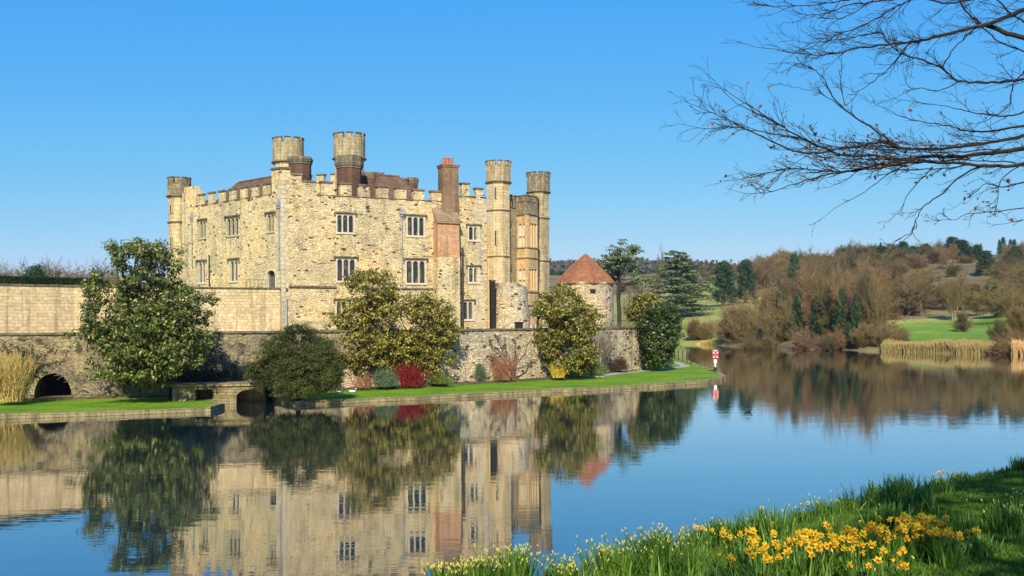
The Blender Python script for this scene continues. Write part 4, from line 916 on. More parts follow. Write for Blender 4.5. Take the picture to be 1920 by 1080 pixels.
def lobes_tree(name, base, lobes, nclus, leaves, lsize, csize, mat, seed, label, cat='tree', group=None, trunk=.2, outerbias=.55, up=.5, aspect=.45, barkmat='bark', nlimb=40, part='leaves', gap=0.0):
    """broadleaf evergreen: lobes = (centre Vector, rx, ry, rz); rosettes of real leaves on a limb skeleton"""
    rng = random.Random(seed); rs = np.random.RandomState(seed); root = empty(name, base); tag(root, label, cat, group); V = [l[1] * l[2] * l[3] for l in lobes]; tot = sum(V)
    cl = []
    for (c, rx, ry, rz), v in zip(lobes, V):
        n = max(8, int(nclus * v / tot))
        k = 0
        while k < n:
            d = rvec(rng); r = outerbias + (1.06 - outerbias) * rng.random() ** .6; q = Vector((c[0] + d.x * rx * r, c[1] + d.y * ry * r, c[2] + d.z * rz * r)); k += 1
            if gap and noise.noise(q * .55 + Vector((seed, 0, 0))) < -gap: continue
            if q.z < base[2] + .25: continue
            wob = .34 * noise.noise(q * .75 + Vector((seed * 3, 0, 0))) + (rng.uniform(0, .22) if rng.random() < .10 else 0); q = Vector(c) + (q - Vector(c)) * (1 + wob); cl.append(q)
    base = Vector(base); pts = []; outw = []
    C = Vector((sum(l[0][0] for l in lobes) / len(lobes), sum(l[0][1] for l in lobes) / len(lobes), 0))
    for q in cl:
        m = int(leaves * rng.uniform(.6, 1.4)); s = csize * rng.uniform(.7, 1.3); p = rs.normal(size=(m, 3)) * s * .5; p[:, 2] *= .7; pts.append(p + np.array(q)); o = p / (np.linalg.norm(p, axis=1, keepdims=True) + 1e-6); outw.append(o * .8 + np.array(((q - C).normalized() * .5)[:]) * np.array([1, 1, .3]))
    P_ = np.concatenate(pts); O = np.concatenate(outw); keep = P_[:, 2] > base.z + .08; P_, O = P_[keep], O[keep]
    leaf_quads(part, P_, lsize, mat, root, seed, aspect, up, O, inv=base)
    segs = []; H = max(l[0][2] + l[3] for l in lobes) - base.z; topc = max(lobes, key=lambda l: l[0][2])[0]
    spine = [base + Vector((0, 0, -.2)), base.lerp(Vector(topc), .35) + Vector((rng.uniform(-.2, .2), 0, 0)), base.lerp(Vector(topc), .7), Vector(topc)]
    for i, (a, b) in enumerate(zip(spine, spine[1:])): segs.append((*a, *b, trunk * (1 - .27 * i), trunk * (1 - .27 * (i + 1))))
    for q in rng.sample(cl, min(nlimb, len(cl))):
        t = min(.95, max(.12, (q.z - base.z) / H * .75)); x = t * 3; i = min(int(x), 2); a = spine[i].lerp(spine[i + 1], x - i); mid = a.lerp(q, .5) + Vector((rng.uniform(-.15, .15), rng.uniform(-.15, .15), -.15))
        segs.append((*a, *mid, trunk * .32, trunk * .2)); segs.append((*mid, *q, trunk * .2, .015))
    seg_mesh('trunk', segs, M[barkmat], root, inv=base, nside=5); return root
def lob(px, py, d, rx, rz, ry=None): w = W(px, py, d); k = d / FPX; return (w, rx * k, (ry or rx) * k, rz * k)
def twig_shrub(name, base, w, h, n, mat, seed, label, cat='shrub', r=.018, fan=.5, kids=3, group=None, lean=0.0, part='stems', curl=.0):
    """many upright stems from one stool"""
    rng = random.Random(seed); base = Vector(base); root = empty(name, base); tag(root, label, cat, group); segs = []
    for i in range(n):
        b = base + Vector((rng.uniform(-1, 1) * w * .32, rng.uniform(-1, 1) * w * .22, -.05)); d = Vector((rng.gauss(0, fan) + lean, rng.gauss(0, fan), 1)).normalized(); L = h * (.3 + .75 * rng.random() ** .8); p = b; k = 4
        for j in range(k):
            d = (d + rvec(rng) * .10 + Vector((0, 0, .04 - curl * j))).normalized(); q = p + d * L / k; segs.append((*p, *q, r * (1 - .2 * j), r * (.8 - .2 * j)))
            if j:
                for _ in range(kids):
                    e = (d + rvec(rng) * .55).normalized(); q2 = p.lerp(q, rng.random()); segs.append((*q2, *(q2 + e * L * rng.uniform(.12, .3)), r * .55, r * .25))
            p = q
    seg_mesh(part, segs, mat, root, inv=base); return root
def bush(name, base, w, h, mat, seed, label, leaves=9000, lsize=.07, cat='shrub', group=None, dep=None, up=.3, csz=.16):
    rng = random.Random(seed); base = Vector(base); root = empty(name, base); tag(root, label, cat, group); rs = np.random.RandomState(seed); pts = []; n = leaves // 30
    for i in range(n):
        d = rvec(rng); d.z = abs(d.z) * 1.0 if rng.random() < .8 else d.z * .3; r = rng.uniform(.45, 1.0) ** .7; q = base + Vector((d.x * w / 2, d.y * (dep or w) / 2, h * .12 + d.z * h * .85)) * 1.0 * 1.0
        q = base + (q - base) * r * (1 + .22 * noise.noise(q * 1.5 + Vector((seed, 1, 0)))); p = rs.normal(size=(30, 3)) * csz * np.array([1, 1, 1.1]); pts.append(p + np.array(q))
    P_ = np.concatenate(pts); P_ = P_[P_[:, 2] > base.z + .01]; leaf_quads('leaves', P_, lsize, mat, root, seed, .4, up, inv=base)
    segs = []
    for i in range(14): d = rvec(rng); d.z = abs(d.z) + .4; segs.append((*(base - Vector((0, 0, .05))), *(base + Vector((d.x * w * .35, d.y * w * .3, d.z * h * .55))), .03, .012))
    seg_mesh('stems', segs, M['bark'], root, inv=base); return root

# ============================================================ planting on the island
d = 57.5; b = G(262, 726, .55)
lobes_tree('magnolia_tree', b, [lob(268, 500, d, 66, 50), lob(215, 590, d, 62, 58), lob(330, 585, d, 62, 62), lob(270, 620, d, 95, 72), lob(235, 672, d - .5, 72, 45), lob(330, 668, d - .5, 52, 40), lob(195, 535, d, 48, 26), lob(375, 575, d, 26, 22), lob(225, 478, d, 28, 26), lob(290, 690, d, 50, 30), lob(285, 704, d, 70, 22), lob(262, 478, d, 58, 36), lob(205, 640, d, 60, 40), lob(345, 640, d, 56, 40)],
           1850, 27, .225, .36, M['magnolia'], 5, 'largest glossy magnolia left of the castle, spreading over the terrace wall above the left lawn', trunk=.26, outerbias=.50, gap=.22)
d = 69.6; b = PX(690, d - .3, .45)
lobes_tree('magnolia_tree', b, [lob(690, 545, d, 54, 40), lob(662, 600, d, 44, 48), lob(740, 590, d, 34, 46), lob(722, 598, d, 42, 48), lob(690, 650, d, 66, 42), lob(650, 560, d, 24, 26), lob(745, 650, d, 30, 36), lob(665, 675, d, 40, 22), lob(712, 688, d, 40, 22), lob(668, 696, d, 26, 14)],
           1150, 26, .225, .37, M['magnolia_y'], 6, 'tall yellow-green magnolia against the castle front, left of the pair behind the crimson shrub', trunk=.2, outerbias=.5, gap=.2)
d = 71.4; b = PX(812, d - .3, .45)
lobes_tree('magnolia_tree', b, [lob(795, 590, d, 44, 38), lob(770, 650, d, 38, 40), lob(825, 625, d, 34, 34), lob(785, 650, d, 44, 34), lob(822, 675, d, 36, 28), lob(768, 610, d, 26, 36), lob(835, 600, d, 20, 22), lob(800, 558, d, 14, 14), lob(805, 694, d, 36, 20), lob(838, 690, d, 18, 18)],
           860, 26, .21, .36, M['magnolia_y'], 7, 'sparser yellow-green magnolia below the brick chimney, right of the pair behind the crimson shrub', trunk=.18, outerbias=.45, gap=.15)
d = 78.0; b = PX(1060, d, .5)
lobes_tree('magnolia_tree', b, [lob(1050, 575, d, 44, 42), lob(1030, 600, d, 34, 38), lob(1078, 610, d, 38, 44), lob(1068, 655, d, 50, 36), lob(1100, 590, d, 22, 30), lob(1030, 560, d, 22, 18), lob(1045, 640, d, 36, 30), lob(1125, 600, d, 16, 16), lob(1080, 682, d, 38, 20), lob(1100, 660, d, 22, 26)],
           760, 26, .235, .38, M['magnolia_y'], 8, 'open yellow-green magnolia between the low round tower and the conical tower', trunk=.2, outerbias=.45, gap=.2)
d = 91.0; b = PX(1228, d, .5)
lobes_tree('magnolia_tree', b, [lob(1236, 610, d, 38, 34), lob(1232, 650, d, 34, 30), lob(1250, 600, d, 24, 26), lob(1222, 672, d, 24, 20), lob(1236, 684, d, 18, 10)],
           560, 28, .27, .42, M['magnolia_d'], 9, 'dark rounded evergreen at the right end wall of the island above the black posts', trunk=.2, outerbias=.6, gap=.35)
d = 95.0; b = PX(1208, d + 1.2, 4.1)
lobes_tree('magnolia_tree', b, [lob(1206, 573, d, 28, 26), lob(1195, 590, d, 20, 16), lob(1222, 585, d, 20, 18)],
           260, 28, .26, .40, M['magnolia_y'], 10, 'small bright-topped evergreen on the terrace directly right of the conical tower', trunk=.14, outerbias=.5, gap=.3)
# spreading yew-like bush over the water
d = 58.2; b = PX(560, d, .4)
lobes_tree('evergreen_bush', b, [lob(558, 655, d, 55, 42), lob(520, 690, d, 50, 40), lob(600, 690, d, 42, 42), lob(558, 705, d, 76, 38), lob(500, 705, d, 38, 24), lob(575, 730, d, 56, 22), lob(545, 735, d - .5, 48, 20), lob(620, 670, d, 22, 36), lob(555, 632, d, 30, 18)],
           2300, 34, .15, .27, M['bush_green'], 12, 'big dark feathery evergreen bush overhanging the water beside the stone footbridge', 'bush', trunk=.16, outerbias=.5, up=.1, aspect=.28, gap=.2, barkmat='bark_dark', nlimb=14)
def at(px, py, z=.5, dmax=None):
    g = G(px, py, z); return g
twig_shrub('dogwood_shrub', PX(772, 68.6, .45), 2.3, 1.5, 130, M['stem_red'], 3, 'bright crimson-stemmed dogwood shrub at the foot of the magnolias', r=.02, fan=.36, kids=4)
twig_shrub('dogwood_shrub', PX(679, 67.0, .45), 1.9, 1.0, 60, M['stem_orange'], 4, 'low orange-brown twiggy shrub left of the grey-green bush', r=.016, fan=.4, kids=3)
bush('grey_green_bush', PX(722, 67.6, .45), 1.5, 1.15, M['bush_grey'], 5, 'rounded grey-green bush between the orange-brown shrub and the crimson dogwood', 7000, .09)
bush('low_bush', PX(822, 70.4, .45), 1.0, .9, M['magnolia'], 6, 'small dark evergreen bush just right of the crimson dogwood', 3500, .12)
bush('grey_green_bush', at(897, 711), .95, 1.3, M['bush_grey'], 7, 'narrow grey-green bush against the pale retaining wall left of the pollard', 4000, .085)
bush('lime_bush', at(838, 719), .9, .28, M['bush_lime'], 8, 'low lime-green ground plant at the edge of the bed below the second magnolia', 2500, .07)
bush('yellow_bush', at(1028, 703), 1.3, 1.7, M['bush_yellow'], 9, 'tall yellow-green bush at the left foot of the magnolia near the low tower', 5500, .08)
twig_shrub('willow_shrub', at(1047, 707), 1.3, 1.1, 130, M['stem_yellow'], 10, 'golden-yellow stemmed shrub in front of the magnolia near the low tower', r=.02, fan=.38, kids=3)
bush('dark_green_bush', at(1086, 704), 2.3, 1.45, M['bush_mid'], 11, 'rounded mid-green bush right of the golden-yellow shrub', 9000, .09)
bush('lime_bush', at(1118, 700), 1.7, .8, M['bush_lime'], 12, 'low lime-green bush between the mid-green bush and the purple one', 5000, .08)
bush('purple_bush', at(1161, 694), 1.7, 1.1, M['bush_purple'], 13, 'round purple-brown bush at the foot of the right end wall', 7000, .08)
bush('pale_green_bush', at(1232, 688), 2.3, 1.0, M['bush_grey'], 14, 'low pale green bush below the dark rounded evergreen', 8000, .09)
bush('dark_green_bush', at(1250, 683), 1.2, 1.1, M['magnolia'], 15, 'small very dark bush next to the black waterside posts', 3500, .12)
twig_shrub('willow_shrub', PX(16, 56.4, .5), 2.6, 2.5, 260, M['stem_straw'], 16, 'large straw-yellow stemmed shrub at the left edge of the lawn', r=.02, fan=.30, kids=4)
twig_shrub('stem_shrub', at(945, 711), 2.5, 2.1, 90, M['stem_orange'], 17, 'brown-stemmed bare shrub in front of the pale wall, left of the pollard trunk', r=.016, fan=.26, kids=3)
# pollarded tree in front of pale wall
rng = random.Random(4); b = PX(963, 75.6, .4); pol = empty('pollard_tree', b); tag(pol, 'bare pollarded tree with crooked branches trained in front of the pale wall', 'tree')
K = b.y / FPX; s = []
def wd(x): return float(np.interp(x, [CX + FPX * q.x / q.y for q in RW], [q.y for q in RW]))
def pp(x, y): return W(x, y, min(wd(x) - .45, b.y + .3))
for pts, r in (([(963, 712), (962, 700), (959, 690)], .2), ([(960, 690), (952, 675), (938, 660), (922, 648), (918, 636)], .07), ([(960, 692), (955, 670), (948, 655), (946, 634)], .06), ([(961, 690), (965, 672), (966, 652), (965, 634)], .06), ([(961, 690), (972, 678), (984, 664), (988, 650), (993, 640)], .07), ([(962, 694), (975, 690), (990, 685), (998, 676)], .07), ([(985, 684), (992, 690), (998, 688)], .05), ([(959, 694), (945, 685), (928, 672), (916, 668)], .06), ([(938, 660), (930, 664), (920, 675), (925, 688)], .04), ([(946, 655), (935, 640), (932, 630)], .04)):
    v = [pp(*p) for p in pts]
    for i in range(len(v) - 1): s.append((*v[i], *v[i + 1], r * (1 - .15 * i), r * (.85 - .15 * i)))
    for i in range(16):
        q = v[-1].lerp(v[-2], rng.random()); e = (rvec(rng) + Vector((0, 0, .6))).normalized() * rng.uniform(.2, .5); s.append((*q, *(q + e), .018, .008))
seg_mesh('branches', s, M['bark'], pol, inv=b, nside=6)
t = bare_tree('bare_shrub_tree', 4.6, 31, M['twig_grey'], M['bark_pale'], 3, .7, 3, rmin=.014, r0=.10); t.location = PX(1130, 86, .5); tag(t, 'bare grey twiggy climber tree between the magnolia and the right end wall', 'tree')
# climbers (wisteria) on the battered wall
def climber(name, base, reach, n, seed, label, Pl, leafy=0):
    rng = random.Random(seed); root = empty(name, base); tag(root, label, 'climber'); s = []; lf = []
    a0, z0 = (Vector(base) - Pl.p0).dot(Pl.t), base[2]
    for i in range(n):
        a, z = a0 + rng.uniform(-.25, .25), z0; g = rng.uniform(.45, math.pi - .45); L = rng.uniform(.5, 1) * reach; st = 13; r = rng.choice((.065, .05, .035, .028))
        for j in range(st):
            g += rng.gauss(0, .42) + (.10 if g < .5 else (-.10 if g > 2.6 else 0)); g = min(max(g, .0), math.pi); a2, z2 = a + math.cos(g) * L / st, min(z + math.sin(g) * L / st * .8, 4.35); p, q = Pl.at(a, z, .10 + .05 * math.sin(j)), Pl.at(a2, z2, .10 + .05 * math.sin(j + 1))
            s.append((*p, *q, r, r * .93)); r *= .93
            for k in range(3):
                e = Vector((rng.gauss(0, 1), 0, rng.gauss(.1, 1))).normalized() * rng.uniform(.15, .55); w = p.lerp(q, rng.random()); w2 = w + Pl.t * e.x + Vector((0, 0, e.z)) + Pl.n * rng.uniform(0, .25); s.append((*w, *w2, .014, .006))
                if leafy and rng.random() < leafy: lf += [tuple(w2 + rvec(rng) * .2) for _ in range(8)]
            a, z = a2, z2
    seg_mesh('stems', s, M['bark_pale'] if seed % 2 else M['bark'], root, inv=base, nside=4)
    if lf: leaf_quads('leaves', lf, .13, M['ivy'], root, seed, .7, .2, inv=base)
PW = Plane(RW[3], RW[4]); PV = Plane(RW[2], RW[3])
def pv(P, px, z): a, _ = P.hit(px, 700); return P.at(a, z, .15)
climber('wall_climber', pv(PV, 183, .5), 5.0, 11, 41, 'gnarled bare climber on the mossy wall right of the tunnel arch', PV)
climber('wall_climber', pv(PV, 225, .5), 4.6, 12, 47, 'bare climber rising between the tunnel arch and the large magnolia', PV)
climber('wall_climber', pv(PV, 40, 1.5), 3.6, 12, 42, 'thin bare climber with dark ivy above the tunnel arch', PV, .25)
climber('wall_climber', pv(PW, 440, .6), 5.0, 16, 43, 'dense tangled bare climber on the mossy wall between the large magnolia and the footbridge', PW)
climber('wall_climber', pv(PW, 360, .6), 4.5, 16, 44, 'dark leafy climber on the wall in the shade right of the large magnolia', PW, .5)
twig_shrub('wall_twigs', PX(1160, 90.5, 4.2), 4.0, .7, 110, M['twig_grey'], 45, 'bare brown twigs spilling over the top of the right end wall', r=.012, fan=.9, kids=3)
# clipped hedge behind the terrace wall
def hedge():
    a = PX(-420, 54.5); b = PX(196, 67.5); P = Plane(a, b); root = empty('clipped_hedge', (a + b) / 2 + Vector((0, 0, 7.12))); tag(root, 'long low dark clipped hedge along the top of the terrace wall at the left', 'hedge')
    m = MB(); pbox(m, P, 0, P.len, 7.1, 7.74, -.9, -.1); m.build('hedge_core', M['hedge'], root)
    rs = np.random.RandomState(3); n = 26000; s = rs.uniform(0, P.len, n); f = rs.rand(n); o = np.where(f < .5, -.06 + rs.normal(0, .03, n), rs.uniform(-1, 0, n)); z = np.where(f < .5, rs.uniform(7.1, 7.8, n), 7.78 + rs.normal(0, .03, n))
    pts = np.array(P.p0)[None] + s[:, None] * np.array(P.t)[None] + o[:, None] * np.array(P.n)[None]; pts[:, 2] = z
    leaf_quads('hedge_leaves', pts, .09, M['hedge'], root, 3, .6, .2, inv=root.location)
hedge()

# ============================================================ small things at the water
lb = G(1341, 697, ZL); lr = empty('lifebuoy_post', lb); tag(lr, 'red and white lifebuoy housing on a post at the tip of the lawn', 'lifebuoy')
x, y = lb.x, lb.y; yh = lb.y - .0
m = MB(); m.box((x, y, .95), (.12, .12, 1.1)); m.build('post', M['white_paint'], lr)
m = MB(); m.lathe((x, y, 0), [(.16, ZL - .05), (.15, .62), (.07, .66)], 12); m.build('post_base', M['iron'], lr)
m = MB(); m.box((x, y - .02, 1.72), (.54, .14, .74)); m.box((x, y - .02, 2.13), (.44, .14, .07)); bb_ = m.build('housing', M['red_paint'], lr)
m = MB()
for k in range(24):
    g0, g1 = 2 * math.pi * k / 24, 2 * math.pi * (k + 1) / 24
    m.tube([(x + .22 * math.cos(g0), y - .15, 1.73 + .27 * math.sin(g0)), (x + .22 * math.cos(g1), y - .15, 1.73 + .27 * math.sin(g1))], .06, 6)
m.build('lifebuoy_ring', M['red_paint'], bb_)
m = MB()
for g in (.8, 2.35, 3.95, 5.5): m.box((x + .22 * math.cos(g), y - .155, 1.73 + .27 * math.sin(g)), (.15, .15, .07), 0, Matrix.Rotation(-g, 3, 'Y'))
m.box((x, y - .10, 2.10), (.3, .03, .05)); m.build('white_bands', M['white_paint'], bb_)
m = MB(); m.box((x, y - .08, 1.17), (.26, .03, .3)); m.build('notice_plate', M['white_paint'], lr)
PGR = 'black posts along the right water edge'; POSTLBL = ['far left', 'second', 'third', 'fourth', 'fifth', 'nearest']
for i, (px, py) in enumerate(((1256, 669), (1265, 672), (1272, 675), (1280, 677.5), (1288, 680), (1296, 683))):
    g = G(px, py, ZL); m = MB(); m.box((g.x, g.y, ZL + .62), (.08, .08, 1.3)); m.box((g.x, g.y, ZL + 1.29), (.11, .11, .05)); m.box((g.x, g.y, ZL + .02), (.22, .22, .09))
    tag(m.build('black_post', M['iron']), ['black waterside post closest to the dark bush, farthest of the row', 'second black waterside post from the dark bush', 'third black waterside post from the dark bush', 'fourth black waterside post from the dark bush', 'fifth black waterside post, one before the last', 'last black waterside post of the row, nearest the lifebuoy'][i], 'post', PGR)
sp = [G(px, py, ZL) for px, py in ((1164, 698), (1219, 702), (1276, 707), (1334, 712.5))]
for i, g in enumerate(sp):
    m = MB(); m.box((g.x, g.y, ZL + .16), (.06, .06, .36)); m.box((g.x, g.y, ZL + .35), (.08, .08, .03))
    tag(m.build('short_stake', M['bark']), ['short wooden stake beside the gravel path on the lawn', 'second short stake from the gravel path on the lawn', 'third short stake on the lawn, toward the point', 'short stake close to the lifebuoy post'][i], 'stake', 'short stakes on the lawn')
m = MB()
for a, b in zip(sp, sp[1:]):
    pts = [a.lerp(b, t) + Vector((0, 0, .30 - .22 * 4 * t * (1 - t) * .5)) for t in np.linspace(0, 1, 8)]; m.tube(pts, .008, 4)
tag(m.build('rope', M['bark_pale']), 'thin slack rope strung between the short stakes on the lawn', 'rope')
def duck(px, py, z, s, body, label, white):
    g = G(px, py, z); root = empty('white_bird' if white else 'duck', g); tag(root, label, 'bird')
    m = MB(); P = [(0, -.5), (.09, -.46), (.17, -.3), (.21, -.08), (.19, .14), (.12, .3), (.04, .38), (0, .4)]
    vs = []; n = 12
    for r, t in P:
        for k in range(n): a = 2 * math.pi * k / n; vs.append((g.x + t * s, g.y + r * math.cos(a) * s, z + (.13 + r * .8 * math.sin(a) + (.12 * (t < -.35)) + .04) * s))
    fs = [(j * n + k, j * n + (k + 1) % n, (j + 1) * n + (k + 1) % n, (j + 1) * n + k) for j in range(len(P) - 1) for k in range(n)]
    m.add(vs, fs); path = [(g.x + .3 * s, g.y, z + .2 * s), (g.x + .36 * s, g.y, z + .34 * s), (g.x + .37 * s, g.y, z + .44 * s), (g.x + .43 * s, g.y, z + .48 * s), (g.x + .5 * s, g.y, z + .46 * s)]
    m.tube(path, [.09 * s, .06 * s, .07 * s, .085 * s, .04 * s], 8); m.build('body', body, root, smooth=True)
    k = MB(); k.tube([(g.x + .48 * s, g.y, z + .46 * s), (g.x + .60 * s, g.y, z + .43 * s)], [.03 * s, .012 * s], 6); k.build('beak', M['pot'], root)
duck(661, 736, ZL, .5, M['white_paint'], 'small white bird resting on the lawn right of the dark evergreen bush', True)
duck(636, 736, ZL, .4, M['white_paint'], 'smaller white bird in the shade beside the dark evergreen bush', True)
duck(496, 748, 0, .6, M['white_paint'], 'white bird on the water by the right end of the footbridge', True)
duck(1403, 772, 0, .42, M['iron'], 'dark duck swimming in the open moat right of the lifebuoy', False)

# ============================================================ far bank woods
rng = random.Random(77)
P_up = dict(kids=[12, 8, 6, 5], spread=[.55, .6, .7, .7], up=[.02, .16, .1, .05])
P_wide = dict(kids=[11, 8, 7, 5], spread=[1.0, .8, .8, .8], up=[0, .05, .02, .0])
protos = {
 'alder': [bare_tree('alder_tree', 14, 101, M['twig_red'], M['bark_pale'], 4, .9, 1, P_up, .018, r0=.22, trunkfrac=.62), bare_tree('alder_tree', 14, 102, M['twig_brown'], M['bark_pale'], 4, 1.0, 3, P_up, .018, r0=.24, trunkfrac=.6)],
 'oak': [bare_tree('bare_oak', 12, 103, M['twig_brown'], M['bark'], 4, 1.0, 1, P_wide, .02, r0=.3, trunkfrac=.45), bare_tree('bare_oak', 12, 104, M['twig_olive'], M['bark'], 4, 1.0, 2, P_wide, .02, r0=.3, trunkfrac=.45)],
 'willow': [bare_tree('bare_willow', 9, 105, M['twig_brown'], M['bark'], 4, 1.1, 5, dict(P_wide, start=[.05, .1, .1, .1]), .018, r0=.22, trunkfrac=.55), bare_tree('bare_willow', 9, 106, M['twig_olive'], M['bark'], 4, 1.0, 6, dict(P_up, start=[.05, .1, .1, .1]), .018, r0=.18, trunkfrac=.6)],
 'scrub': [bare_tree('bare_thicket', 4, 107, M['twig_red'], M['bark'], 3, 1.1, 9, dict(P_wide, start=[.03, .05, .1, .1]), .017, r0=.08, trunkfrac=.6), bare_tree('bare_thicket', 4, 108, M['twig_brown'], M['bark'], 3, 1.1, 9, dict(P_wide, start=[.03, .05, .1, .1]), .017, r0=.08, trunkfrac=.6)],
 'grey': [bare_tree('bare_ash', 16, 109, M['twig_grey'], M['bark_pale'], 4, .8, 1, P_up, .02, r0=.28, trunkfrac=.55)],
 'spruce': [conifer('spruce_tree', 10, 111, M['needle_dark'], 'spruce')],
 'pine': [conifer('dark_pine', 12, 112, M['needle_dark'], 'pine'), conifer('dark_pine', 12, 113, M['needle_dark'], 'pine')],
 'cedar': [conifer('cedar_tree', 17, 114, M['needle_cedar'], 'cedar')],
 'flat': [conifer('umbrella_cedar', 15, 115, M['needle_cedar'], 'flat')],
}
H0 = {'alder': 14, 'oak': 12, 'willow': 9, 'scrub': 4, 'grey': 16, 'spruce': 10, 'pine': 12, 'cedar': 17, 'flat': 15}
CAT = {'alder': 'tree', 'oak': 'tree', 'willow': 'tree', 'scrub': 'shrub', 'grey': 'tree', 'spruce': 'conifer', 'pine': 'conifer', 'cedar': 'conifer', 'flat': 'conifer'}
used = set()
def plant(kind, px, d, ytop=None, H=None, wid=1.0, label=None, group=None, z=None, var=None):
    x = (px - CX) / FPX * d; zg = ground(x, d) if z is None else z
    if zg < .1: zg = .1
    if H is None: H = (W(px, ytop, d).z - zg) * (1.0 if kind in ('spruce', 'pine', 'cedar', 'flat') else 1.06)
    H = max(H, 1.5); i = rng.randrange(len(protos[kind])) if var is None else var; pr = protos[kind][i]; sc = H / H0[kind]
    w = sc * wid; a = rng.uniform(0, 6.28); X = W(px, 600, d).x
    if (kind, i) not in used: used.add((kind, i)); o = pr; o.location = (X, d, zg - .1); o.rotation_euler = (0, 0, a); o.scale = (w, w, sc)
    else: o = copy_tree(pr, (X, d, zg - .1), a, (w, w, sc))
    for k in ('label', 'category', 'group'):
        if k in o: del o[k]
    tag(o, label, CAT[kind], group); return o
plant('flat', 1160, 150, 455, label='lone tall cedar with a flat umbrella crown right behind the conical tower', z=2.5, wid=.95)
plant('cedar', 1271, 262, 466, label='big layered cedar standing in the meadow with boughs to the ground', wid=1.12)
plant('pine', 1285, 300, 484, label='dark pine close behind the right side of the big cedar', wid=1.0)
plant('grey', 1247, 330, 459, label='pale bare tree rising behind the left side of the big cedar', wid=1.0)
plant('pine', 1357, 290, 490, label='dark pine alone on the meadow right of the big cedar', wid=1.15)
plant('pine', 1398, 300, 487, label='dark pine immediately behind the bare trees at the meadow edge', wid=1.0)
plant('pine', 1490, 270, 477, label='slim dark conifer poking above the russet trees', wid=.6)
for i, (px, d, yt, k, w, lb_) in enumerate([
  (1200, 300, 518, 'oak', 1.0, 'olive bare tree on the meadow left of the big cedar'), (1226, 300, 520, 'oak', 1.0, 'bare tree touching the left boughs of the big cedar'),
  (1300, 215, 590, 'willow', 1.4, 'low hazy bare willow on the shore below the meadow'), (1325, 212, 596, 'willow', 1.3, 'low bare willow beside the first reed tuft'),
  (1180, 250, 530, 'oak', .8, 'thin bare tree between the umbrella cedar and the terrace evergreen')]): plant(k, px, d, yt, wid=w, label=lb_)
# shore row
NW = 'bare trees leaning along the far shore'
row = [(1485, 192, 482, 'oak', 1.1), (1515, 190, 478, 'oak', 1.1), (1530, 186, 486, 'alder', 1.1), (1552, 184, 472, 'oak', 1.0), (1585, 180, 474, 'alder', 1.1), (1614, 176, 470, 'oak', 1.0), (1640, 172, 476, 'oak', .9), (1452, 198, 498, 'oak', 1.1), (1368, 202, 560, 'willow', 1.0), (1385, 198, 540, 'willow', 1.3), (1402, 193, 560, 'willow', 1.2), (1425, 205, 512, 'oak', .9), (1440, 190, 520, 'alder', .8), (1455, 184, 575, 'willow', 1.3), (1470, 188, 498, 'alder', .9), (1492, 182, 545, 'willow', 1.1),
       (1505, 185, 486, 'alder', .8), (1522, 178, 530, 'oak', .9), (1540, 178, 478, 'alder', .95), (1556, 174, 560, 'willow', 1.1), (1572, 173, 473, 'alder', .85), (1590, 170, 500, 'oak', .8), (1603, 168, 466, 'alder', .9), (1618, 165, 540, 'willow', .9), (1632, 164, 472, 'alder', .85), (1646, 162, 505, 'alder', .6), (1478, 195, 520, 'oak', .9), (1558, 190, 500, 'oak', .9), (1600, 188, 505, 'oak', .9)]
ORD = 'first second third fourth fifth sixth seventh eighth ninth tenth eleventh twelfth thirteenth fourteenth fifteenth sixteenth seventeenth eighteenth nineteenth twentieth twenty-first twenty-second twenty-third twenty-fourth twenty-fifth twenty-sixth twenty-seventh twenty-eighth twenty-ninth thirtieth thirty-first thirty-second'.split()
row.sort(key=lambda r: r[0])
for i, (px, d, yt, k, w) in enumerate(row): plant(k, px, d, yt, wid=w, label='bare %s, %s along the far shore counting from the meadow' % ({'alder': 'upright tree', 'oak': 'round-crowned tree', 'willow': 'low leaning tree'}[k], ORD[i]), group=NW)
for i, (px, d, yt) in enumerate(((1497, 180, 545), (1532, 176, 555), (1483, 180, 590), (1578, 168, 540), (1606, 164, 556), (1592, 163, 605))): plant('pine', px, d, yt, wid=.5, label='narrow dark evergreen among the bare shore trees, number %s from the left as drawn' % ('one', 'three', 'two', 'four', 'six', 'five')[i], group='dark evergreens among the shore trees')
for i in range(26): plant('scrub', rng.uniform(1372, 1650), rng.uniform(0, 1) and None or (205 - (rng.uniform(0, 1)) * 0 - 0) if False else float(np.interp(i / 26 * 278 + 1372, [1372, 1500, 1650], [198, 170, 158])) + rng.uniform(0, 6), H=rng.uniform(2.2, 4.5), wid=1.2, label='low bare brown thicket at the water line under the shore trees', group='thickets under the shore trees')
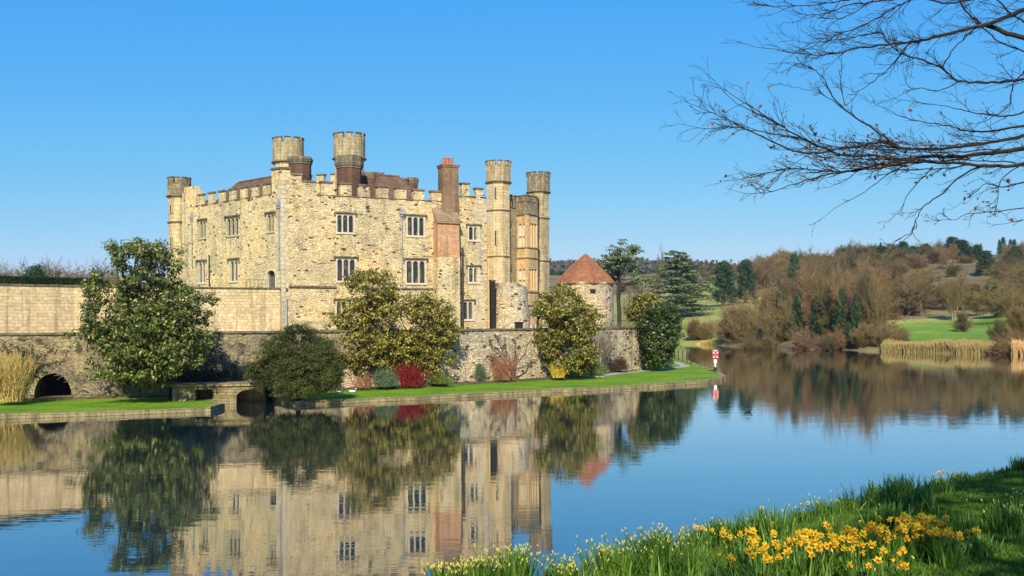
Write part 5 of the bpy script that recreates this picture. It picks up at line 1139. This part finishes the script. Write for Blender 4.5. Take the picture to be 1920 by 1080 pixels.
# right side beyond the reeds
for px, d, yt, w, lb_ in ((1648, 158, 600, 1.3, 'low leaning bare tree right where the tall reeds begin'), (1612, 160, 596, 1.4, 'low bare tree on the shore below the tall upright trees'), (1575, 164, 604, 1.3, 'low spreading bare tree leaning over the water left of the upright trees'), (1668, 215, 545, 1.2, 'bare tree at the left back corner of the green field')): plant('willow', px, d, yt, wid=w, label=lb_)
for px, d, yt, k, w, lb_ in ((1703, 222, 503, 'oak', 1.25, 'broad round olive-brown tree at the back of the green field'), (1680, 228, 525, 'oak', 1.0, 'reddish bare tree just left of the broad round tree behind the field'), (1735, 226, 520, 'oak', 1.1, 'bare tree just right of the broad round tree behind the field'),
   (1788, 208, 505, 'alder', .8, 'slim bare tree with a pale trunk behind the green field'), (1805, 178, 565, 'willow', .8, 'small hazy bare tree alone on the green field'), (1838, 214, 530, 'oak', 1.1, 'olive bare tree at the right back of the field'), (1872, 205, 535, 'willow', 1.3, 'wide low bare tree right of the field'),
   (1900, 190, 500, 'oak', 1.2, 'bare oak at the right edge of the picture behind the shore bush'), (1878, 146, 590, 'willow', 1.2, 'bare willow on the shore at the right end of the reeds'), (1915, 150, 560, 'willow', 1.3, 'large bare willow cut by the right picture edge'), (1860, 142, 625, 'scrub', 1.4, 'dark tangled bush at the right end of the reeds')):
    plant(k, px, d, yt, wid=w, label=lb_)
for i in range(9): plant('scrub', rng.uniform(1868, 1925), rng.uniform(134, 146), H=rng.uniform(1.5, 3.2), wid=1.3, label='bare tangled scrub on the bank right of the reeds', group='scrub right of the reeds')
for i in range(10): plant('scrub', rng.uniform(1656, 1700), rng.uniform(158, 175), H=rng.uniform(1.2, 2.6), wid=1.3, label='low brown scrub behind the left end of the reeds', group='scrub behind the reeds')
# hillside
GH = {'oak': 'bare trees over the wooded hillside', 'scrub': 'bare scrub over the wooded hillside', 'pine': 'dark conifers over the wooded hillside', 'spruce': 'spruces over the wooded hillside', 'alder': 'upright bare trees over the wooded hillside', 'willow': 'spreading bare trees over the wooded hillside'}
LH = {'oak': 'round bare tree growing on the brown hillside', 'scrub': 'low bare scrub growing on the brown hillside', 'pine': 'dark green conifer growing on the brown hillside', 'spruce': 'narrow spruce growing on the brown hillside', 'alder': 'upright bare tree growing on the brown hillside', 'willow': 'wide spreading bare tree growing on the brown hillside'}
def zone(px, d): return ('lower' if d < 300 else 'middle' if d < 390 else 'upper') + ' slope, ' + ('left part' if px < 1560 else 'part above the reeds' if px < 1760 else 'right part')
for i in range(262):
    px = rng.uniform(1400, 1960); d = 216 + (470 - 216) * rng.random() ** 1.1 if px > 1480 else rng.uniform(345, 500)
    if 1800 < px < 1880 and 270 < d < 370 and rng.random() < .45: continue
    if 1762 < px < 1778 and d < 300: continue
    k = rng.choices(['oak', 'scrub', 'alder', 'willow', 'pine'], [6, 3, 1.6, 5, .4])[0]
    H = {'oak': 9, 'scrub': 4.8, 'alder': 8, 'willow': 7.5, 'pine': 6}[k] * rng.uniform(.65, 1.2); plant(k, px, d, H=H, wid=rng.uniform(1.3, 1.9), label=LH[k].replace('growing on the brown hillside', 'on the brown hillside, ' + zone(px, d)), group=GH[k] + ', ' + zone(px, d))
for i in range(40):
    px = rng.uniform(1290, 1700); d = rng.uniform(500, 600); k = rng.choice(['oak', 'oak', 'willow', 'spruce']); plant(k, px, d, H=rng.uniform(4.5, 8), wid=1.3, label=LH[k], group=GH[k])
for i in range(24):
    px = 1652 + rng.random() ** 1.3 * 95 if i < 14 else rng.uniform(1745, 1915); plant('spruce' if i % 3 else 'pine', px, rng.uniform(385, 430), H=rng.uniform(4.2, 8.5), wid=rng.uniform(1.2, 2.2) if i % 3 == 0 else rng.uniform(1.0, 1.5), label=LH['spruce' if i % 3 else 'pine'].replace('growing on the brown hillside', 'on the skyline above the green field'), group='conifers on the skyline' if i % 3 else 'pines on the skyline')
plant('grey', 1765, 420, 443, wid=1.1, label='pale bare tree standing highest on the skyline, left of the skyline pair'); plant('grey', 1792, 415, 446, wid=1.1, label='pale bare tree on the skyline, right of the skyline pair')
plant('pine', 1850, 330, 470, wid=1.5, label='wide dark pine near the right end of the skyline'); plant('pine', 1905, 310, 462, wid=1.4, label='dark pine on the skyline at the right picture edge')
for i in range(26):
    px = rng.uniform(1150, 1420); d = rng.uniform(420, 560); k = rng.choice(['oak', 'scrub', 'willow']); plant(k, px, d, H={'oak': 8, 'scrub': 4, 'willow': 6}[k] * rng.uniform(.8, 1.2), wid=1.3, label=LH[k].replace('on the brown hillside', 'beyond the meadow'), group=GH[k].replace('over the wooded hillside', 'beyond the meadow'))
# trees seen over the hedge at the left
for i, (px, d, yt, k) in enumerate(((5, 210, 493, 'oak'), (25, 215, 493, 'oak'), (40, 220, 498, 'oak'), (66, 190, 491, 'pine'), (84, 205, 484, 'oak'), (104, 200, 475, 'oak'), (120, 200, 477, 'oak'), (138, 205, 479, 'oak'), (156, 200, 477, 'oak'), (172, 205, 480, 'oak'), (190, 205, 491, 'oak'), (205, 205, 480, 'oak'), (-20, 200, 480, 'oak'), (95, 220, 482, 'oak'), (130, 225, 482, 'oak'), (164, 222, 484, 'oak'), (48, 260, 512, 'oak'))):
    plant(k, px, d, yt + 7, wid=1.5 if k == 'oak' else 1.0, label='bare round tree seen over the clipped hedge at the far left' if k == 'oak' else 'single dark pine seen over the clipped hedge at the far left', group='bare trees beyond the clipped hedge' if k == 'oak' else None)
for i in range(22):
    px = -30 + i * 11.5; plant('oak', px, 235 + 12 * (i % 3), 488 + rng.uniform(0, 8), wid=1.7, label='bare round tree in the back row seen over the clipped hedge', group='back row of bare trees beyond the clipped hedge')
# far ridge woods: one mass nobody could count
rs = np.random.RandomState(9); pts = []
for i in range(5200):
    px = rs.uniform(900, 1500); dd = rs.uniform(900, 1300); x = (px - CX) / FPX * dd; zz = ground(x, dd); pts.append(rs.normal(size=(9, 3)) * np.array([3.2, 3.2, 2.6]) + np.array([x, dd, zz + 3.4]))
tag(leaf_quads('distant_woodland', np.concatenate(pts), 3.4, leaf('far_wood', [(.05, .06, .04), (.10, .09, .06), (.07, .075, .045)], .9, .1, .0), None, 3, .8, .4), kind='stuff')
for k, l in protos.items():
    for i, o in enumerate(l):
        if (k, i) not in used: plant(k, 1690 + 30 * i, 300, H=6, label=LH.get(k, 'bare tree on the hillside'), group=GH.get(k), var=i)
for o in bpy.data.objects:
    if '_h' in o: del o['_h']
# reeds
def reeds(n, spec, seed, label):
    rs = np.random.RandomState(seed); S = []
    for _ in range(n):
        px = rs.uniform(spec[0], spec[1]); d0 = np.interp(px, spec[2], spec[3]); d = d0 + rs.uniform(-.5, spec[4]); x = (px - CX) / FPX * d; u_ = (px - spec[0]) / (spec[1] - spec[0]); h = rs.uniform(.6, 1.0) * spec[5] * ((.6 if spec[1] - spec[0] > 80 else .25) + (.4 if spec[1] - spec[0] > 80 else .75) * min(1, (30 if spec[1] - spec[0] > 80 else 2.5) * min(u_, 1 - u_))) * (1 + .25 * noise.noise(Vector((px * .05, d * .3, 0)))); z = max(min(ground(x, d), .3), -.1) - .1; lx, ly = rs.normal(0, .13, 2) * h
        S.append((x, d, z, x + lx * .4, d + ly * .4, z + h * .6, .03, .024)); S.append((x + lx * .4, d + ly * .4, z + h * .6, x + lx, d + ly, z + h, .024, .03 if rs.rand() < .3 else .01))
    o = seg_mesh('reeds', S, M['reed']); tag(o, label, 'reeds', kind='stuff')
reeds(9000, (1652, 1868, [1652, 1700, 1800, 1868], [153.5, 149.5, 140, 136], 4.5, 1.75), 1, 'long belt of dry golden reeds along the far shore')
reeds(900, (1895, 1990, [1895, 1990], [133, 127], 3.5, 2.3), 2, 'dry golden reeds at the right picture edge')
reeds(420, (1304, 1345, [1304, 1345], [210, 203], 2.5, 1.25), 3, 'small dry golden reed tufts below the meadow')
# ============================================================ near bank
EDGE = [(-30, 2.0), (-8, 6.6), (-3, 8.0), (-.6, 8.9), (.4, 9.15), (1.45, 9.85), (2.6, 11.2), (4.4, 12.9), (7.3, 15.4), (12, 19.0), (20, 24), (60, 38)]
EX, EY = [e[0] for e in EDGE], [e[1] for e in EDGE]
def bankz(x, y):
    e = float(np.interp(x, EX, EY)) - y            # distance inland from the crest
    if e > 0: z = 2.32 + .062 * min(e, 14) + .05 * noise.noise(Vector((x * .5, y * .5, 0)))
    else: z = 2.32 + e * .75 - .04 * e * e * 0
    if e > 0 and e < 1: z -= .10 * (1 - e)
    return max(z, -1.4)
def make_bank():
    xs = list(np.linspace(-45, -4, 22)) + list(np.linspace(-3.7, 14, 100)) + list(np.linspace(15, 60, 25)); ys = list(np.linspace(-30, 4, 18)) + list(np.linspace(4.3, 20, 90)) + list(np.linspace(20.6, 48, 40))
    vs = [(x, y, bankz(x, y)) for y in ys for x in xs]; n = len(xs); fs = []
    for j in range(len(ys) - 1):
        for i in range(n - 1): fs += [j * n + i, j * n + i + 1, (j + 1) * n + i + 1, (j + 1) * n + i]
    tag(raw_mesh('near_bank', vs, fs, 4, M['bank'], smooth=True), kind='structure')
make_bank()
def blades(base, n, h, w, spread, fan, rs, curl=.35, seg=3):
    """strap leaves as tapering bent ribbons: returns verts, faces"""
    V = []; F = []; k0 = 0
    for i in range(n):
        b = np.array(base) + np.array([rs.normal(0, spread), rs.normal(0, spread), -.03]); g = rs.uniform(0, 2 * math.pi); L = h * rs.uniform(.55, 1.1); t = abs(rs.normal(0, fan)); d = np.array([math.cos(g) * t, math.sin(g) * t, 1.0]); d /= np.linalg.norm(d); sd = np.array([-math.sin(g + rs.uniform(-1, 1)), math.cos(g), 0]); sd /= np.linalg.norm(sd)
        p = b.copy(); c = rs.uniform(0, curl)
        for j in range(seg + 1):
            ww = w * (1 - .15 * j if j < seg else .18); V += [p - sd * ww / 2, p + sd * ww / 2]; p = p + d * L / seg; d = d + np.array([math.cos(g), math.sin(g), -.25]) * c * .5; d /= np.linalg.norm(d)
        for j in range(seg): F += [k0 + 2 * j, k0 + 2 * j + 1, k0 + 2 * j + 3, k0 + 2 * j + 2]
        k0 += 2 * (seg + 1)
    return V, F
# flower prototype: six petals + trumpet, real size, facing -Y
def flower_meshes():
    V = []; F = []
    for k in range(6):
        g = k * math.pi / 3 + .2; ca, sa = math.cos(g), math.sin(g); r = .046 if k % 2 else .042
        P = [(.006, 0, 0), (.022, .014, .003), (r, 0, -.004), (.022, -.014, .003)]; b = len(V)
        for u, v, o in P: V.append((u * ca - v * sa, -o - .002 * (k % 2), u * sa + v * ca))
        F.append((b, b + 1, b + 2, b + 3))
    me = bpy.data.meshes.new('petals'); me.from_pydata(V, [], F); me.materials.append(M['petal'])
    V = []; F = []; n = 8
    for r, o in ((.009, 0), (.012, -.018), (.019, -.032)):
        for k in range(n): g = 2 * math.pi * k / n; V.append((r * math.cos(g), o, r * math.sin(g)))
    for j in range(2):
        for k in range(n): F.append((j * n + k, j * n + (k + 1) % n, (j + 1) * n + (k + 1) % n, (j + 1) * n + k))
    F.append(tuple(range(n))); m2 = bpy.data.meshes.new('trumpet'); m2.from_pydata(V, [], F); m2.materials.append(M['trumpet'])
    V = []; F = []
    for (z, r) in ((0, .004), (.015, .011), (.035, .010), (.055, .001)):
        for k in range(5): g = 2 * math.pi * k / 5; V.append((r * math.cos(g), r * math.sin(g), z))
    for j in range(3):
        for k in range(5): F.append((j * 5 + k, j * 5 + (k + 1) % 5, (j + 1) * 5 + (k + 1) % 5, (j + 1) * 5 + k))
    m3 = bpy.data.meshes.new('bud'); m3.from_pydata(V, [], F); m3.materials.append(M['bud'])
    return me, m2, m3
ME_P, ME_T, ME_B = flower_meshes()
def clump(px, py, hpx, nb, nflow, nbud, label, seed, wide=1.0, group=None, fsc=1.0, tall=1.0):
    """daffodil clump standing where the photo pixel meets the bank"""
    rs = np.random.RandomState(seed)
    z = 2.35
    for _ in range(8): g = G(px, py, z); z = bankz(g.x, g.y)
    if g.y > 40: return
    base = Vector((g.x, g.y, z)); h = min(max(hpx * g.y / FPX, .18), .62) * .98; nb = int(nb * 2.6); root = empty('daffodil_clump', base); tag(root, label, 'daffodils', group)
    V, F = blades((0, 0, 0), nb, h, .021, h * .17 * wide, .36 if nbud < 20 else .24, rs, .45); raw_mesh('leaves', V, F, 4, M['blade'], root)
    st = []; nbud = min(int(nbud * (3.2 if nbud > 20 else 1.6 if nbud > 7 else .8)), 96); nflow = int(nflow * 1.45)
    for i in range(nflow + nbud):
        bx, by = rs.normal(0, h * .30 * wide), rs.normal(0, h * .26 * wide); hh = h * (rs.uniform(.78, 1.12) if i < nflow else rs.uniform(.72, .98)) * tall; tip = Vector((bx * 1.25, by * 1.25, hh)); st.append((bx * .7, by * .7, 0, *tip, .004, .0035))
        if i < nflow:
            f = bpy.data.objects.new('flower', ME_P); link(f, root); f.location = tip + Vector((0, -.012, .0)); s = rs.uniform(.6, .95) * fsc; f.scale = (s, s, s); f.rotation_euler = (rs.normal(.25, .3), rs.uniform(0, 1), rs.normal(0, .75)); tr = bpy.data.objects.new('trumpet', ME_T); link(tr, f)
        else:
            f = bpy.data.objects.new('bud', ME_B); link(f, root); f.location = tip; s = rs.uniform(.45, .75) * fsc; f.scale = (s, s, s * .9); f.rotation_euler = (rs.normal(0, .4), rs.normal(0, .4), 0)
    if st: seg_mesh('stalks', st, M['blade'], root)
    return root
CL_ = [ # px, base py, height px, blades, flowers, buds, width, label
 (845, 1118, 62, 80, 0, 22, 1.2, 'pale budding clump at the lower left tip of the bank'), (900, 1116, 62, 90, 0, 22, 1.2, 'budding clump second from the lower left tip of the bank'), (965, 1116, 68, 110, 0, 24, 1.3, 'pale-tipped daffodil clump third from the lower left tip'),
 (1055, 1112, 64, 110, 0, 22, 1.4, 'pale-tipped clump just left of the bright bud clumps at the waterside'), (1110, 1118, 50, 60, 0, 4, 1.2, 'leafy clump in front of the bright bud clumps at the bottom edge'), (1150, 1092, 75, 120, 0, 26, 1.5, 'bright clump of yellow buds nearest the castle reflection'), (1215, 1070, 60, 70, 0, 4, 1.3, 'leafy clump between the two bright yellow bud clumps'),
 (1240, 1078, 88, 150, 0, 42, 1.6, 'tallest bright clump of yellow buds at the waterside'), (1310, 1040, 50, 60, 4, 4, 1.2, 'clump with a few pale daffodils at the water edge'), (1300, 1078, 60, 90, 0, 2, 1.3, 'bluish leafy clump below the tallest bud clump'), (1345, 1030, 50, 60, 0, 4, 1.2, 'small leafy clump on the bank crest right of the pale daffodils'),
 (1375, 1022, 65, 90, 0, 3, 1.3, 'dark leafy clump on the crest above the flower bed, leftmost'), (1440, 1025, 80, 150, 1, 6, 1.7, 'large dark leafy clump on the crest behind the flowers'), (1420, 1000, 48, 60, 0, 4, 1.3, 'clump on the water side of the large dark leafy clump'), (1500, 985, 42, 50, 2, 4, 1.3, 'clump with two open yellow daffodils on the crest'),
 (1545, 975, 45, 70, 0, 8, 1.5, 'grassy clump on the crest right of the two open daffodils'), (1590, 965, 48, 70, 0, 6, 1.4, 'grassy clump in the middle of the bank crest'), (1560, 1008, 46, 60, 0, 1, 1.2, 'dark clump in the shade below the middle of the crest'), (1640, 955, 55, 80, 0, 6, 1.4, 'tall narrow-leaved clump right of the crest middle'),
 (1690, 950, 65, 140, 0, 4, 1.8, 'broad dense clump of dark leaves on the crest'), (1725, 960, 52, 90, 0, 3, 1.4, 'dark leafy clump beside the broad dense clump'), (1665, 998, 62, 100, 0, 2, 1.5, 'shaded leafy clump directly above the flower bed'), (1760, 930, 42, 60, 0, 8, 1.5, 'pale-tipped clump where the crest turns up to the right'),
 (1745, 905, 22, 30, 3, 4, 1.5, 'small clump with white daffodils at the water edge'), (1800, 905, 30, 60, 2, 12, 2.2, 'low row of pale buds along the crest at the right'), (1840, 893, 26, 50, 2, 12, 2.2, 'second low row of pale buds along the crest, next to the corner clump'), (1885, 888, 42, 90, 0, 3, 1.5, 'tall leafy clump in the right corner of the crest'), (1918, 882, 38, 70, 0, 3, 1.5, 'leafy clump cut by the right edge on the crest'),
 (1800, 1010, 60, 90, 0, 3, 1.4, 'dark clump right of the flower bed in the shade'), (1890, 1000, 62, 130, 0, 10, 1.7, 'large clump with pale tips at the right edge on the mown grass'), (1845, 1045, 50, 60, 1, 1, 1.3, 'small thin clump right below the flower bed'), (1910, 960, 40, 60, 0, 8, 1.5, 'clump at the right edge above the large pale-tipped clump'),
 (1340, 1110, 55, 60, 0, 1, 1.3, 'leafy clump cut by the bottom edge left of the flower bed')]
for i, (px, py, hp, nb, nf, nbud, wd, lb_) in enumerate(CL_): clump(px, py, hp, nb, nf, nbud, lb_, 300 + i, wd, 'daffodil clumps on the near bank')
FL = [(1400, 1085, 80, 9, 'flowering clump at the left end of the daffodil bed'), (1430, 1115, 80, 13, 'flowering clump at the bottom left of the daffodil bed'), (1465, 1080, 75, 10, 'flowering clump second from the left in the daffodil bed'), (1510, 1100, 80, 12, 'flowering clump at the bottom edge left of the bed centre'), (1545, 1085, 75, 11, 'flowering clump left of the bed centre'),
 (1590, 1080, 75, 12, 'flowering clump in the centre of the daffodil bed'), (1635, 1070, 80, 12, 'flowering clump with the largest open bloom right of the bed centre'), (1625, 1115, 70, 4, 'thin flowering clump at the bottom edge of the bed'), (1690, 1115, 68, 4, 'thin clump with one open bloom low at the bottom right of the bed'), (1675, 1060, 70, 15, 'dense orange-yellow flowering clump right of centre'),
 (1715, 1050, 72, 16, 'densest flowering clump at the upper right of the bed'), (1755, 1050, 68, 12, 'flowering clump at the right end of the daffodil bed'), (1775, 1062, 62, 7, 'last flowering clump before the shaded leaves'), (1725, 1020, 48, 6, 'flowering clump standing highest at the back of the bed')]
for i, (px, py, hp, nf, lb_) in enumerate(FL): clump(px, py, hp, 75, nf, 2, lb_, 400 + i, 1.15, 'daffodil clumps on the near bank', 1.15, 1.05)
def lawn_grass():
    rs = np.random.RandomState(8); n = 230000; u = rs.uniform(0, 1, n)
    y = 6.5 + (19 - 6.5) * u ** 1.15; x = rs.uniform(-2.5, 1, n) * 0 + (rs.uniform(-.15, .56, n)) * y; e = np.interp(x, EX, EY) - y; k = (e > -1.0); x, y, e = x[k], y[k], e[k]
    z = np.array([bankz(a, b) for a, b in zip(x, y)]); n = len(x); g = rs.uniform(0, 6.28, n); edge = np.clip(1 - np.abs(e - .1) / .8, 0, 1); h = rs.uniform(.018, .042, n) * (1 + 1.6 * edge) ; w = .006 + .001 * y / 2
    dx, dy = np.cos(g), np.sin(g); lean = rs.uniform(.1, .7, n) * h; a = rs.uniform(0, 6.28, n); sx, sy = np.cos(a) * w, np.sin(a) * w
    V = np.stack([np.stack([x - sx, y - sy, z - .01], 1), np.stack([x + sx, y + sy, z - .01], 1), np.stack([x + dx * lean, y + dy * lean, z + h], 1)], 1).reshape(-1, 3)
    tag(raw_mesh('grass', V, np.arange(3 * n), 3, M['turf']), kind='stuff')
lawn_grass()
# ============================================================ overhanging beech at the right
def beech():
    rng = random.Random(21); base = Vector((9.6, 9.2, bankz(9.6, 9.2))); root = empty('beech_tree', base); tag(root, 'bare beech hanging over the moat from the right with a few dead leaves', 'tree')
    D = 10.0
    def w(px, py, d=D): return W(px, py, d)
    trunk = [base + Vector((0, 0, -.3)), base + Vector((-.05, 0, 2)), base + Vector((.1, .1, 4.5)), base + Vector((.05, .2, 7.5)), base + Vector((.2, .2, 11)), base + Vector((0, .3, 15))]
    R_ = [.42, .36, .32, .27, .2, .08]; tr = []
    for i in range(5): tr.append((*trunk[i], *trunk[i + 1], R_[i], R_[i + 1]))
    seg_mesh('trunk', tr, M['bark'], root, inv=base, nside=12)
    limbs = []; fine = []; leafp = []
    def poly(pts, r0, r1, d0=D, d1=D, attach=None, tw=1.0, tl=1.0, leaves=0, up=.0):
        n = len(pts); v = [w(p[0], p[1], d0 + (d1 - d0) * i / max(n - 1, 1)) for i, p in enumerate(pts)]
        if attach is not None: v = [attach, v[0] + (attach - v[0]) * .5 + Vector((0, 0, .1)), v[0] + (v[0] - v[1]).normalized() * .45] + v; n += 3
        # smooth
        q = []
        for i in range(n - 1):
            p0, p1, p2, p3 = v[max(i - 1, 0)], v[i], v[i + 1], v[min(i + 2, n - 1)]
            for j in range(5):
                t = j / 5; q.append(.5 * ((2 * p1) + (p2 - p0) * t + (2 * p0 - 5 * p1 + 4 * p2 - p3) * t * t + (3 * p1 - p0 - 3 * p2 + p3) * t ** 3) + rvec(rng) * .008)
        q.append(v[-1]); m = len(q)
        for i in range(m - 1): ra = .68 * (r0 + (r1 - r0) * (i / (m - 1)) ** .8); rb = .68 * (r0 + (r1 - r0) * ((i + 1) / (m - 1)) ** .8); limbs.append((*q[i], *q[i + 1], ra, rb))
        L = sum((q[i + 1] - q[i]).length for i in range(m - 1)); k = int(L * 6.5 * tw)
        for _ in range(k):
            i = rng.randrange(2 if attach is None else 6, m - 1) if m > 8 else rng.randrange(1, m - 1); p = q[i]; ax = (q[i + 1] - q[i]).normalized(); sd = Vector((rng.gauss(0, 1), rng.gauss(0, .8), rng.gauss(up, .55))); sd = (sd - ax * sd.dot(ax)).normalized()
            twig_(p, (ax * .9 + sd * rng.uniform(.2, .65)).normalized(), rng.uniform(.2, .62) * tl * (1 - .35 * i / m), .0045, 0, leaves)
        twig_(q[-1], (q[-1] - q[-2]).normalized(), .5 * tl, r1, 0, leaves)
    def twig_(p, d, L, r, lvl, leaves):
        st = 5; cur = rvec(rng) * .12 + Vector((-.02, 0, .05))
        for j in range(st):
            d = (d + rvec(rng) * .17 + cur * .5).normalized(); p2 = p + d * L / st; fine.append((*p, *p2, r, max(r * .85, .0017))); r = max(r * .85, .0017)
            if lvl < 2 and rng.random() < (.62 if lvl == 0 else .35):
                s = rvec(rng); s = (s - d * s.dot(d)).normalized(); twig_(p2, (d + s * .75).normalized(), L * rng.uniform(.3, .6), r * .8, lvl + 1, leaves)
            p = p2
        if rng.random() < leaves: leafp.append(tuple(p + rvec(rng) * .02))
    T = trunk
    B = T[2]; Bh = T[3]
    # main low limb sweeping left (centre of the spray)
    poly([(1925, 278), (1860, 286), (1790, 294), (1740, 294), (1690, 300), (1640, 292), (1580, 290), (1530, 272), (1480, 246), (1440, 222), (1400, 205), (1372, 186)], .046, .004, attach=B + Vector((0, 0, 1.2)), tl=.85, tw=.9, leaves=.09)
    poly([(1925, 252), (1870, 266), (1800, 274), (1740, 280), (1690, 278), (1650, 268), (1600, 276), (1550, 280), (1500, 258), (1430, 248), (1376, 238), (1335, 242)], .034, .004, 10.3, 9.8, attach=B + Vector((0, 0, 1.4)), tl=.8, leaves=.06)
    poly([(1925, 308), (1860, 312), (1790, 306), (1720, 304), (1660, 312), (1600, 320), (1550, 322), (1500, 316), (1460, 320), (1425, 328)], .036, .004, 9.8, 10.2, attach=B + Vector((0, 0, 1.0)), tl=.8, leaves=.1)
    for k in range(13):                      # dense middle of the spray
        x0 = rng.uniform(1690, 1925); y0 = rng.uniform(258, 312); dy = rng.uniform(-14, 20); L = rng.uniform(130, 300)
        poly([(x0, y0), (x0 - L * .3, y0 + dy * .4 + rng.uniform(-4, 4)), (x0 - L * .65, y0 + dy * .8), (x0 - L, y0 + dy * 1.1 - 14)], .011, .003, rng.uniform(9.6, 10.4), rng.uniform(9.6, 10.4), tl=.45, leaves=.10)
    poly([(1700, 300), (1640, 310), (1590, 322), (1540, 330), (1490, 345), (1440, 362), (1425, 360)], .018, .003, tl=.7, leaves=.06)
    poly([(1560, 285), (1500, 285), (1440, 262), (1390, 236), (1350, 218), (1318, 204), (1302, 197)], .016, .003, tl=.6)
    poly([(1480, 246), (1430, 214), (1390, 190), (1352, 162)], .010, .003, tl=.5)
    poly([(1680, 272), (1640, 244), (1585, 205), (1560, 180), (1545, 148), (1520, 128), (1490, 118)], .016, .003, 10.1, 9.9, tl=.6)
    poly([(1585, 205), (1540, 176), (1492, 164)], .008, .003, tl=.4); poly([(1583, 198), (1576, 160), (1578, 125)], .007, .003, tl=.4)
    poly([(1850, 308), (1800, 330), (1770, 360), (1735, 385), (1718, 410), (1706, 440), (1672, 468)], .015, .003, 9.9, 9.7, tl=.5)
    poly([(1706, 438), (1680, 452), (1655, 470)], .006, .003, tl=.3)
    poly([(1750, 312), (1720, 345), (1700, 370), (1690, 395)], .010, .003, tl=.5, leaves=.05); poly([(1700, 308), (1660, 330), (1620, 360), (1560, 395)], .010, .003, tl=.4)
    poly([(1925, 388), (1870, 397), (1820, 400), (1790, 412), (1755, 412)], .009, .003, tl=.4); poly([(1925, 340), (1880, 350), (1850, 345), (1820, 365)], .012, .003, tl=.5, leaves=.3)
    poly([(1925, 300), (1880, 335), (1870, 375), (1868, 390)], .010, .003, tl=.5, leaves=.3); poly([(1925, 412), (1880, 420)], .006, .003, tl=.3)
    # upper limb from top right
    poly([(1925, 16), (1880, 35), (1845, 48), (1800, 58), (1750, 70), (1722, 77), (1690, 80), (1650, 85), (1600, 92), (1560, 102), (1500, 100), (1448, 92)], .042, .004, 9.6, 9.9, attach=Bh + Vector((0, 0, -.6)), tl=.8, leaves=.01)
    poly([(1850, 46), (1880, 60), (1925, 74)], .030, .034, 9.7, 9.7, tw=.5, tl=.7)
    poly([(1840, 44), (1810, 20), (1795, -10)], .018, .008, 9.7, 9.7, tl=.7)
    poly([(1708, 78), (1690, 100), (1670, 125), (1640, 150), (1605, 172), (1590, 165)], .012, .003, tl=.5)
    poly([(1925, 148), (1890, 152), (1850, 155), (1800, 152), (1770, 130), (1730, 112), (1700, 105), (1665, 80), (1650, 62), (1600, 70), (1530, 80)], .026, .004, 9.9, 10.0, attach=Bh + Vector((0, 0, -2.2)), tl=.75)
    poly([(1800, 153), (1760, 170), (1720, 165), (1690, 178)], .009, .003, tl=.5); poly([(1765, 128), (1790, 90), (1820, 60)], .010, .006, tl=.5)
    poly([(1925, 210), (1880, 218), (1820, 210), (1780, 200), (1735, 195)], .014, .003, tl=.6, leaves=.02); poly([(1925, 130), (1900, 160), (1890, 200), (1860, 220)], .012, .004, tl=.5)
    poly([(1925, 235), (1850, 246), (1810, 244), (1770, 234), (1710, 225), (1650, 200)], .018, .003, 10.2, 10.0, tl=.7, leaves=.06)
    # top spray
    poly([(1925, -14), (1850, -6), (1780, 6), (1720, -2), (1670, 18), (1620, 48), (1570, 65), (1530, 75)], .026, .003, 9.7, 9.9, attach=Bh + Vector((0, 0, .4)), tl=.8)
    poly([(1780, -30), (1700, -6), (1640, 4), (1590, 10), (1540, 28), (1500, 26)], .018, .003, tl=.8); poly([(1700, -20), (1620, -6), (1550, 6), (1480, 12), (1430, 10)], .014, .003, tl=.7); poly([(1640, -2), (1590, 30), (1540, 34)], .009, .003, tl=.5)
    poly([(1925, 44), (1890, 20), (1860, -10)], .014, .010, tl=.6); poly([(1925, 98), (1880, 82), (1850, 58)], .012, .009, tl=.6)
    # the rest of the crown, out of frame, to the right and above
    out = [[], [], []]; Q = dict(BARE, kids=[7, 6, 5, 4], spread=[.9, .7, .7, .6], up=[0, .05, .05, .02], rmin=.008)
    for i in range(9):
        z = 5.5 + i * .95; g = -1.7 + i * .85; d = Vector((abs(math.cos(g)) * .9 + .1, math.sin(g), .35)).normalized(); grow(out, base + Vector((0, 0, z)), d, 3.6, .13, 1, 3, rng, Q)
    limbs2 = [s for s in out[1] + out[2]]
    seg_mesh('branches', limbs, M['twig_dark'], root, inv=base, nside=7); seg_mesh('twigs', fine, M['twig_dark'], root, inv=base); seg_mesh('upper_branches', limbs2, M['bark'], root, inv=base, nside=4)
    leaf_quads('dead_leaves', leafp, .046, M['dead_leaf'], root, 3, .6, 0, inv=base)
beech()
# trees behind the viewer on the same bank, which shade the mown grass
def shade_tree(x, y, H, seed, lab):
    t = bare_tree('bank_tree', H, seed, M['twig_dark'], M['bark'], 4, 1.0, 1, dict(P_wide, start=[.25, .15, .1, .1]), .02, r0=.36, trunkfrac=.5); t.location = (x, y, bankz(x, y)); tag(t, lab, 'tree')
    return t
shade_tree(3.2, -7.5, 13, 501, 'bare tree on the near bank behind the viewer')
bx, by = 6.5, -4.6
lobes_tree('evergreen_oak', (bx, by, bankz(bx, by)), [(Vector((bx, by, 12.6)), 3.6, 3.4, 2.6), (Vector((bx + 3, by + .5, 11)), 3, 3, 2.2), (Vector((bx + 1, by - 1, 14.6)), 2.6, 2.4, 1.8)], 720, 26, .24, .5, M['ivy'], 601, 'broad evergreen oak on the near bank behind and right of the viewer', trunk=.35, outerbias=.4, gap=.12)

# ============================================================ air
hz = NT('air_haze'); hz.t.nodes.remove(hz.b); pv_ = hz.n('VolumePrincipled', {'Color': (.78, .88, 1.0, 1), 'Density': .0001, 'Anisotropy': .2}); hz.L(pv_.outputs[0], hz.out.inputs['Volume'])
m = MB(); m.box((0, 3400, 60), (9000, 7400, 126)); tag(m.build('haze', hz.m), kind='stuff')
